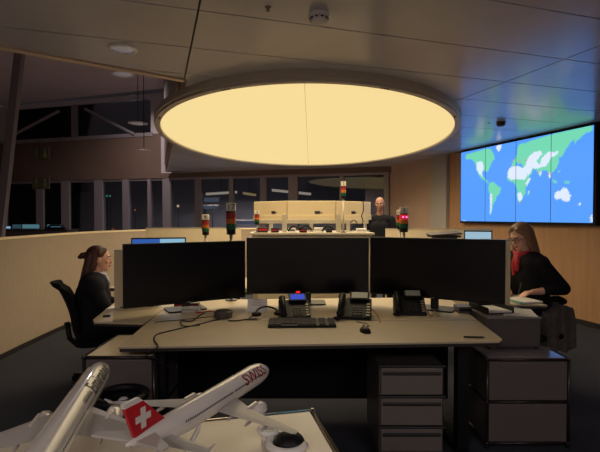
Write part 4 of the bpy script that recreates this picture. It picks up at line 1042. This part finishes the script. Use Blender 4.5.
person('seated woman with light brown hair and red scarf writing at right', (*wr, 0), math.radians(112), J, skin2_m, blackcl_m, blackcl_m, hair_loose, look=(-20, 0, 6), sleeves=.72, collar=glasses, hair_m=hair_b_m)
# ---- standing man
J = dict(pelvis=V(0, 0, .98), chest=V(0, .01, 1.34), neck=V(0, .0, 1.52), head=V(0, .035, 1.70))
for s, sx in (('l', -1), ('r', 1)):
    J['sh' + s] = V(sx * .19, 0, 1.45); J['el' + s] = V(sx * .25, .0, 1.16); J['wr' + s] = V(sx * .2, .18, 1.0); J['hd' + s] = V(-sx * .3, .9, -.2); J['hn' + s] = V(-sx, 0, -.3); J['hs' + s] = sx
    J['hip' + s] = V(sx * .09, 0, .93); J['kn' + s] = V(sx * .1, .02, .5); J['an' + s] = V(sx * .11, 0, .085); J['toe' + s] = V(sx * .03, .16, 0)
def hair_short(b, H, Mh):
    b.ell(H(0, -.026, .042), (.075, .082, .078), Mh, 18, 12); b.cap(H(-.06, -.03, .0), .018, H(.06, -.03, 0), .018); b.cap(H(0, -.07, .0), .03, H(0, -.07, -.04), .025)
hm = at_y(380, 214, 7.6)
person('standing man in black short sleeved shirt behind the equipment rack', (hm.x, 7.6, 0), math.radians(165), J, skin_m, blackcl_m, blackcl_m, hair_short, look=(-4, 0, 0), sleeves=.25, hair_m=hair_c_m, scale=1.0)
# ---- chair with coat at right
ch_loc = (2.0, 3.96)
office_chair('black office chair under the woman with the red scarf', ch_loc, math.radians(112), .52, .17, .03, False)
co = thing('draped_coat', 'grey coat hung over the chair back behind the writing woman', 'coat', (2.19, 3.85, .33), -1.0)
cm_ = MB(); gn, gm = 16, 10; gv = []
for side in (0, 1):
    for j in range(gm + 1):
        f = j / gm
        for i in range(gn + 1):
            u = i / gn * 2 - 1; fold = .014 * math.sin(u * 9 + f * 2) * (.3 + f) + .010 * math.sin(u * 17 + 1)
            x = (-.055 - .025 * math.sin(f * PI) - fold) if side == 0 else (.045 + .02 * f + fold)
            gv.append((x, u * (.19 + .03 * f + .012 * math.sin(f * 5)), .42 - .05 * u * u - f * (.37 + .03 * math.sin(u * 4 + side))))
gk = (gn + 1) * (gm + 1); gf = []
for j in range(gm):
    for i in range(gn):
        q = j * (gn + 1) + i; gf += [(q, q + 1, q + gn + 2, q + gn + 1), (gk + q + 1, gk + q, gk + q + gn + 1, gk + q + gn + 2)]
    q = j * (gn + 1); gf += [(q, q + gn + 1, gk + q + gn + 1, gk + q), (q + 2 * gn + 1, q + gn, gk + q + gn, gk + q + 2 * gn + 1)]
for i in range(gn):
    q = gm * (gn + 1) + i; gf += [(i + 1, i, gk + i, gk + i + 1), (q, q + 1, gk + q + 1, gk + q)]
cm_.add(gv, gf); cm_.cap((-.07, -.15, .36), .045, (-.085, -.17, .12), .04); cm_.cap((-.06, .13, .36), .045, (-.07, .15, .14), .04)
cb = cm_.build('coat', coat_m, co, remesh=.011, sm_it=6)
MB().tube([(-.05, -.2, .42), (-.05, -.1, .455), (-.05, 0, .46), (-.05, .1, .455), (-.05, .2, .42)], .028, 8).build('collar', black_soft_m, co, smooth=True)
MB().tube([(-.08, -.26, .32), (-.06, -.275, .2), (-.05, -.275, .08)], .006, 6).build('strap', black_m, co)
# ---- papers and things at right
p = at_y(497, 299, 3.3)
def paper(name, label, cx_, cy_, z_, w_, d_, rz, m=paper_m, n=3):
    t = thing(name, label, 'paper', (cx_, cy_, z_), rz)
    for i in range(n):
        mb = MB(); o_ = .004 * i
        pr = rounded(w_, d_, .004, 1); mb.prism([(x + o_, y - o_) for x, y in pr], .0012 * i, .0012 * i + .001); mb.build('sheet', m, t)
    return t
paper('paper_stack', 'white papers on the side desk under the writing hand', 1.76, 3.70, .82, .24, .2, .5)
tb = thing('writing_pad', 'thick white writing pad with teal edge under the writing hand', 'notepad', (1.78, 3.62, .8245), .25)
MB().bb((-.10, -.10, 0), (.10, .10, .012)).build('pages', paper_m, tb, bevel=.002); MB().bb((-.102, -.102, .0), (-.09, .102, .015)).build('cover', mat('pad teal', (120, 176, 170), .5), tb)
zT = UZT + .004
paper('paper_stack', 'white papers spread on the grey box beside the red scarf woman', UX0 + .27, UY + .15, zT, .21, .29, -.3)
bt = thing('document_tray', 'black document tray on the left part of the grey box', 'tray', (UX0 + .11, UY + .22, zT), .15)
MB().bb((-.10, -.13, 0), (.10, .13, .006)).build('bottom', black_m, bt)
for (a, b_) in (((-.10, -.13, 0), (-.095, .13, .045)), ((.095, -.13, 0), (.10, .13, .045)), ((-.10, .125, 0), (.10, .13, .045))): MB().bb(a, b_).build('side', black_m, bt)
for i in range(3): MB().box((0, 0, .008 + i * .003), (.18, .24, .002), Matrix.Rotation(.03 * i, 3, 'Z')).build('sheet', paper_m, bt)
pn = thing('pen', 'slim pen in the hand of the writing woman', 'pen', (1.80, 3.72, .89)); MB().cyl((.03, .03, .06), (-.02, -.03, -.025), .004, n=8).build('barrel', black_m, pn); MB().cyl((-.02, -.03, -.025), (-.024, -.034, -.034), .004, .001, 8).build('tip', silver_m, pn)
small_box('desk_remote', 107, 316.5, (.05, .03, .012), black_m, 'tiny black device on the side desk edge at left', 'device', lid=darkgrey_m, dy=-.02, rz=.5)
lpp = at_z(119, 307, DZ); paper('paper_stack', 'white paper on the side desk before the seated woman at left', lpp.x, lpp.y, DZ, .13, .2, -.1)

# ================================================================== FOREGROUND TABLE + MODEL AIRCRAFT
TZ = .88
cor = at_z(312.5, 412, TZ); lft = at_z(220, 421, TZ); nea = at_z(346, 452, TZ)
dv = Vector((lft.x - cor.x, lft.y - cor.y)).normalized(); du = Vector((-dv.y, dv.x)); 
if du.y > 0: du = -du
c2 = Vector((cor.x, cor.y)); TL_, TD_ = 1.75, .95
tbl = thing('display_table', 'white display table with chrome tube frame carrying the aircraft models', 'table', (*(c2 + dv * TL_ / 2 + du * TD_ / 2), 0))
P4 = [c2, c2 + dv * TL_, c2 + dv * TL_ + du * TD_, c2 + du * TD_]
ctr = sum(P4, Vector((0, 0))) / 4
MB().prism([lerp(p_, ctr, .012) for p_ in P4], TZ - .012, TZ + .006).build('top_panel', mat('table top white', (238, 226, 206), .3, var=.02, scale=5), tbl, world=True, bevel=.002)
for i in range(4):
    a, b_ = P4[i], P4[(i + 1) % 4]
    MB().cyl((*a, TZ), (*b_, TZ), .0095, n=14).build('rail_tube', chrome_m, tbl, world=True, smooth=True)
    MB().ell((*a, TZ), (.0125,) * 3).build('ball_joint', chrome_m, tbl, world=True, smooth=True)
    MB().cyl((*a, .02), (*a, TZ), .0095, n=14).build('leg', chrome_m, tbl, world=True, smooth=True)
    MB().cyl((*a, .0), (*a, .02), .018, n=14).build('foot', black_m, tbl, world=True)
    MB().cyl((*a, .42), (*b_, .42), .0095, n=14).build('rail_tube', chrome_m, tbl, world=True, smooth=True)
MB().prism([lerp(p_, ctr, .012) for p_ in P4], .415, .425).build('lower_shelf', grey_dk_m, tbl, world=True)

def aircraft(label, nose, head_dir, L, R, z0, livery, engine_r, span=.47, tail_m=red_m, pitch=0, wing_at=.36, roll=0, sweep=.245, eng_at=.36):
    an = math.atan2(-head_dir[0], head_dir[1])
    hd_ = Vector((head_dir[0], head_dir[1])).normalized(); c_ = Vector(nose) - hd_ * L / 2
    t = thing('model_aircraft', label, 'model aircraft', (c_.x, c_.y, z0), an, 'airliner models on the display table'); t.rotation_euler = (pitch, roll, an)
    # profile: fraction from nose, radius factor, centre z offset
    prof = [(0, .02, -.25), (.006, .22, -.24), (.02, .45, -.2), (.045, .68, -.12), (.075, .85, -.05), (.11, .96, -.01), (.15, 1, 0), (.40, 1, 0), (.68, 1, 0), (.75, .95, .05), (.82, .80, .18), (.89, .58, .34), (.95, .34, .48), (.99, .15, .56), (1, .05, .58)]
    def sect(f):
        for (a, r0, zo), (b, r1, z1) in zip(prof, prof[1:]):
            if f <= b: u = (f - a) / (b - a); return R * (r0 + (r1 - r0) * u), R * (zo + (z1 - zo) * u)
    fu = MB(); n = 28; fr = sorted(set([p_[0] for p_ in prof] + list(np.linspace(.15, .68, 12)))); vs = []
    for f in fr:
        r, zo = sect(f); vs += [(r * math.cos(2 * PI * i / n), L / 2 - f * L, zo + r * math.sin(2 * PI * i / n)) for i in range(n)]
    k = len(fr); fs = [(j * n + i, j * n + (i + 1) % n, (j + 1) * n + (i + 1) % n, (j + 1) * n + i) for j in range(k - 1) for i in range(n)] + [list(range(n)), [(k - 1) * n + i for i in range(n)]]
    fo = fu.add(vs, fs).build('fuselage', model_m, t, smooth=True)
    def skin_pt(f, a, h=.0006):
        r, zo = sect(f); return Vector(((r + h) * math.cos(a), L / 2 - f * L, zo + (r + h) * math.sin(a)))
    def wrap(me, f_c, a_c, name, m, flip=1):
        bm = bmesh.new(); bm.from_mesh(me)
        ys = [v.co.y for v in bm.verts]
        for yy in np.linspace(min(ys), max(ys), 7)[1:-1]:
            bmesh.ops.bisect_plane(bm, geom=bm.verts[:] + bm.edges[:] + bm.faces[:], plane_co=(0, yy, 0), plane_no=(0, 1, 0))
        for v in bm.verts:
            f = f_c - flip * v.co.x / L; a = a_c + v.co.y / R
            v.co = skin_pt(f, a if flip > 0 else PI - a, .0007)
        m2 = bpy.data.meshes.new(name); bm.to_mesh(m2); bm.free(); m2.materials.clear(); m2.materials.append(m)
        o = bpy.data.objects.new(name, m2); C.objects.link(o); o.parent = fo; return o
    # cockpit windows
    for sx in (0, 1):
        q = MB(); vs = []
        for f, a in ((.030, 50), (.055, 40), (.066, 62), (.046, 84)): 
            aa = math.radians(a); vs.append(skin_pt(f, aa if sx == 0 else PI - aa, .0008))
        q.add(vs, [(0, 1, 2, 3)]).build('cockpit_window', mat('cockpit glass', (60, 78, 110), .1), fo)
    # passenger windows (joined: each is about a pixel)
    q = MB()
    for sx in (0, 1):
        for i in range(52):
            f = .17 + i * .0112
            if .40 < f < .415: continue
            w_ = .0042 / L * .5; vs = []
            for df, da in ((-w_, -.06), (w_, -.06), (w_, .08), (-w_, .08)):
                a = math.radians(14) + da; vs.append(skin_pt(f + df, a if sx == 0 else PI - a, .0006))
            q.add(vs, [(0, 1, 2, 3)])
    wo = q.build('window_row', ink_m, fo); wo['kind'] = 'stuff'
    # doors outlines
    for f in (.135, .42, .72):
        q = MB(); 
        for sx in (0, 1):
            ring = []
            for df, da in ((-.008, -.15), (.008, -.15), (.008, .3), (-.008, .3), (-.008, -.15)):
                a = math.radians(6) + da; ring.append(skin_pt(f + df, a if sx == 0 else PI - a, .0004))
            q.tube(ring, .0004, 4)
        q.build('door_outline', silver_m, fo)
    # wings
    half = span * L
    for sx in (-1, 1):
        root = (L / 2 - wing_at * L, .165 * L); kink = (L / 2 - (wing_at + .115) * L, .095 * L, .36); tip = (L / 2 - (wing_at + sweep) * L, .035 * L)
        st_ = [(0, root[0], root[1], -.55 * R, .11), (kink[2], kink[0], kink[1], -.45 * R, .10), (.97, tip[0], tip[1], -.3 * R, .09), (1.0, tip[0] - .012 * L, tip[1] * .6, -.3 * R, .08)]
        af = [(0, 0), (.08, .5), (.3, .6), (.65, .38), (1, 0.02), (.65, -.22), (.3, -.4), (.08, -.35)]; vs = []
        for u, le, ch_, zz_, th in st_: vs += [(sx * (.55 * R + u * (half - .55 * R)), le - cx_ * ch_, zz_ + cz_ * ch_ * th) for cx_, cz_ in af]
        m_ = len(af); fs = [(j * m_ + i, j * m_ + (i + 1) % m_, (j + 1) * m_ + (i + 1) % m_, (j + 1) * m_ + i) for j in range(3) for i in range(m_)] + [list(range(m_)), [3 * m_ + i for i in range(m_)]]
        wg = MB().add(vs, fs).build('wing', model_grey_m, t, smooth=False)
        for u in (.22, .45, .65):
            le = root[0] + (tip[0] - root[0]) * u; chd = root[1] + (tip[1] - root[1]) * u; zz_ = -.55 * R + .25 * R * u
            x = sx * (.55 * R + u * (half - .55 * R)); MB().ell((x, le - chd * .95, zz_ - .006), (.0035, .022, .005), n=8, m=6).build('flap_fairing', model_grey_m, wg, smooth=True)
        # winglet
        MB().add([(sx * half, tip[0] - .012 * L, -.3 * R), (sx * half, tip[0] - .034 * L, -.3 * R), (sx * (half + .012), tip[0] - .046 * L, -.3 * R + .022 * L), (sx * (half + .012), tip[0] - .038 * L, -.3 * R + .022 * L),
                  (sx * half - .0015 * sx, tip[0] - .012 * L, -.3 * R), (sx * half - .0015 * sx, tip[0] - .034 * L, -.3 * R), (sx * (half + .0105), tip[0] - .046 * L, -.3 * R + .022 * L), (sx * (half + .0105), tip[0] - .038 * L, -.3 * R + .022 * L)],
                 [(0, 1, 2, 3), (7, 6, 5, 4), (0, 4, 5, 1), (1, 5, 6, 2), (2, 6, 7, 3), (3, 7, 4, 0)]).build('winglet', model_m, wg)
        # engine
        ex = sx * half * eng_at; ey = L / 2 - (wing_at + .085) * L + .035 * L; ez = -.5 * R - engine_r * 1.05
        eg = MB(); pr = [(engine_r * .80, .052 * L), (engine_r * .95, .050 * L), (engine_r, .03 * L), (engine_r * .98, 0), (engine_r * .75, -.03 * L), (engine_r * .5, -.036 * L), (engine_r * .45, -.03 * L)]
        eg.lathe(pr[::-1], 24); eg.v = [Vector((ex + v.x, ey + v.z, ez + v.y)) for v in eg.v]; en_ = eg.build('engine', model_m, t, smooth=True)
        f_ = MB().lathe([(engine_r * .8, 0), (engine_r * .3, .001), (.001, .012)], 20); f_.v = [Vector((ex + v.x, ey + .0525 * L + v.z * .3, ez + v.y)) for v in f_.v]; f_.build('fan', darkgrey_m, en_, smooth=True)
        MB().add([(ex - .003, ey + .02 * L, ez + engine_r * .8), (ex + .003, ey + .02 * L, ez + engine_r * .8), (ex + .003, ey - .05 * L, ez + engine_r * .6), (ex - .003, ey - .05 * L, ez + engine_r * .6), (ex - .003, ey - .0 * L, ez + engine_r * 1.5), (ex + .003, ey, ez + engine_r * 1.5), (ex + .003, ey - .07 * L, ez + engine_r * 1.5), (ex - .003, ey - .07 * L, ez + engine_r * 1.5)],
                 [(0, 3, 2, 1), (4, 5, 6, 7), (0, 1, 5, 4), (1, 2, 6, 5), (2, 3, 7, 6), (3, 0, 4, 7)]).build('pylon', model_m, en_)
        # tailplane
        y0 = L / 2 - .875 * L; z_ = .45 * R
        sb = [(sx * .15 * R, y0, z_), (sx * .15 * R, y0 - .09 * L, z_), (sx * .165 * L, y0 - .125 * L, z_ + .012 * L), (sx * .165 * L, y0 - .095 * L, z_ + .012 * L)]
        MB().add(sb + [(x, y, z + .005) for x, y, z in sb], [(0, 1, 2, 3), (7, 6, 5, 4), (0, 4, 5, 1), (1, 5, 6, 2), (2, 6, 7, 3), (3, 7, 4, 0)]).build('tailplane', model_grey_m, t, bevel=.001)
    # fin
    FH = .132
    y0 = L / 2 - .80 * L; zb_ = .80 * R
    def finq(v): return (y0 - v * .135 * L, y0 - .165 * L - v * .045 * L)     # leading, trailing at height fraction
    def fin_part(v0, v1, name, m, th):
        (a0, b0), (a1, b1) = finq(v0), finq(v1); q = []
        for x in (-th, th): q += [(x, a0, zb_ + v0 * FH * L), (x, b0, zb_ + v0 * FH * L), (x, b1, zb_ + v1 * FH * L), (x, a1, zb_ + v1 * FH * L)]
        return MB().add(q, [(0, 1, 2, 3), (7, 6, 5, 4), (0, 4, 5, 1), (1, 5, 6, 2), (2, 6, 7, 3), (3, 7, 4, 0)]).build(name, m, t, bevel=.0008)
    fb = fin_part(0, .86, 'tail_fin', tail_m, .004); fin_part(.86, 1.0, 'fin_tip', model_m, .004)
    livery(t, fo, fb, wrap, finq, zb_, L, R)
    # stand
    MB().tube([(0, -.06, -.9 * R), (0, -.065, -.9 * R - .02), (0, -.10, (TZ + .02 - z0) * .6), (0, -.15, TZ + .016 - z0)], .006, 10).build('stand_arm', white_m, t, smooth=True)
    bs = MB().lathe([(.075, TZ + .007 - z0), (.078, TZ + .012 - z0), (.07, TZ + .018 - z0), (.001, TZ + .02 - z0)], 36, (0, -.16, 0)); bs.build('stand_base', white_m, t, smooth=False)
    return t
FH = .132
def swiss_livery(t, fo, fb, wrap, finq, zb_, L, R):
    wrap(text_mesh('SWISS', .046, 0, .0009), .20, math.radians(30), 'lettering', red_dk_m); wrap(text_mesh('SWISS', .046, 0, .0009), .20, math.radians(30), 'lettering', red_dk_m, -1)
    a, b = finq(.42); cy_ = (a + b) / 2 + .0; cz_ = zb_ + .42 * FH * L; s_ = FH * L * .56
    for x in (-.0046, .0046):
        cr = MB(); ar = s_ * .5; w_ = s_ * .16; p_ = [(w_, ar), (-w_, ar), (-w_, w_), (-ar, w_), (-ar, -w_), (-w_, -w_), (-w_, -ar), (w_, -ar), (w_, -w_), (ar, -w_), (ar, w_), (w_, w_)]
        cr.prism(p_, -.0004, .0004); cr.v = [Vector((x + v.z, cy_ + v.x, cz_ + v.y)) for v in cr.v]; cr.build('cross', model_m, fb)
def emirates_livery(t, fo, fb, wrap, finq, zb_, L, R):
    for fl in (1, -1):
        wrap(text_mesh('Emirates', .054, 0, .0009), .205, math.radians(42), 'lettering', ink_m, fl)
        # short flowing second inscription behind the main word
        q = MB()
        for k in range(7):
            x = -.03 + k * .010; q.prism([(x, -.004), (x + .0035, -.004), (x + .006, .004 + .003 * (k % 3)), (x + .003, .006)], 0, .0002); q.prism([(x, -.005), (x + .010, -.005), (x + .010, -.0025), (x, -.0025)], 0, .0002)
        me = bpy.data.meshes.new('i'); me.from_pydata(q.v, [], q.f); wrap(me, .355, math.radians(42), 'inscription', ink_m, fl)
    # waving stripes on the fin
    for i, m in enumerate([red_m, mat('fin green', (30, 110, 60), .4), hole_m]):
        a, b = finq(.3); y = a - .02 - i * .025
        for x in (-.0046, .0046): MB().box((x, y, zb_ + .06), (.0008, .018, .08)).build('stripe', m, fb)
hS = CAMH - 1.02
nS = at_z(267, 367, 1.02); tS = at_z(126, 455, 1.02)
vS = Vector((nS.x - tS.x, nS.y - tS.y))
aircraft('white airliner model with red tail fin bearing a white cross', (nS.x, nS.y), tuple(vS), vS.length, .0315, 1.02, swiss_livery, .0165, roll=-.05)
nE = at_z(104, 364, 1.03); tE = at_z(47, 452, 1.03); vE = Vector((nE.x - tE.x, nE.y - tE.y)).normalized()
aircraft('white airliner model with dark grey lettering, cut off at lower left', (nE.x, nE.y), tuple(vE), .96, .036, 1.03, emirates_livery, .023, wing_at=.30, tail_m=model_m, span=.33, sweep=.30, eng_at=.26)

gp = at_z(287, 443, TZ + .02)
gd = thing('round_gadget', 'dark dome gadget in white open ring below the red tailed model wing', 'gadget', (gp.x, gp.y, TZ + .0065), .3)
dm = MB().ell((.008, 0, .012), (.040, .040, .030), n=24, m=12); dm.v = [Vector((v.x, v.y, max(v.z, 0))) for v in dm.v]; dm.build('dome', black_m, gd, smooth=True)
MB().tube([(.048 * math.cos(a), .048 * math.sin(a), .012) for a in np.linspace(.9, 2 * PI - .5, 30)], .011, 10).build('ring', white_m, gd, smooth=True)
MB().tube([(-.035 + .026 * math.cos(a), .052 + .022 * math.sin(a), .030) for a in np.linspace(.6, 2 * PI - .9, 22)], .009, 10).build('upper_ring', white_m, gd, smooth=True)
MB().cyl((-.05, .045, .0), (-.05, .045, .03), .009, n=10).build('post', white_m, gd, smooth=True)
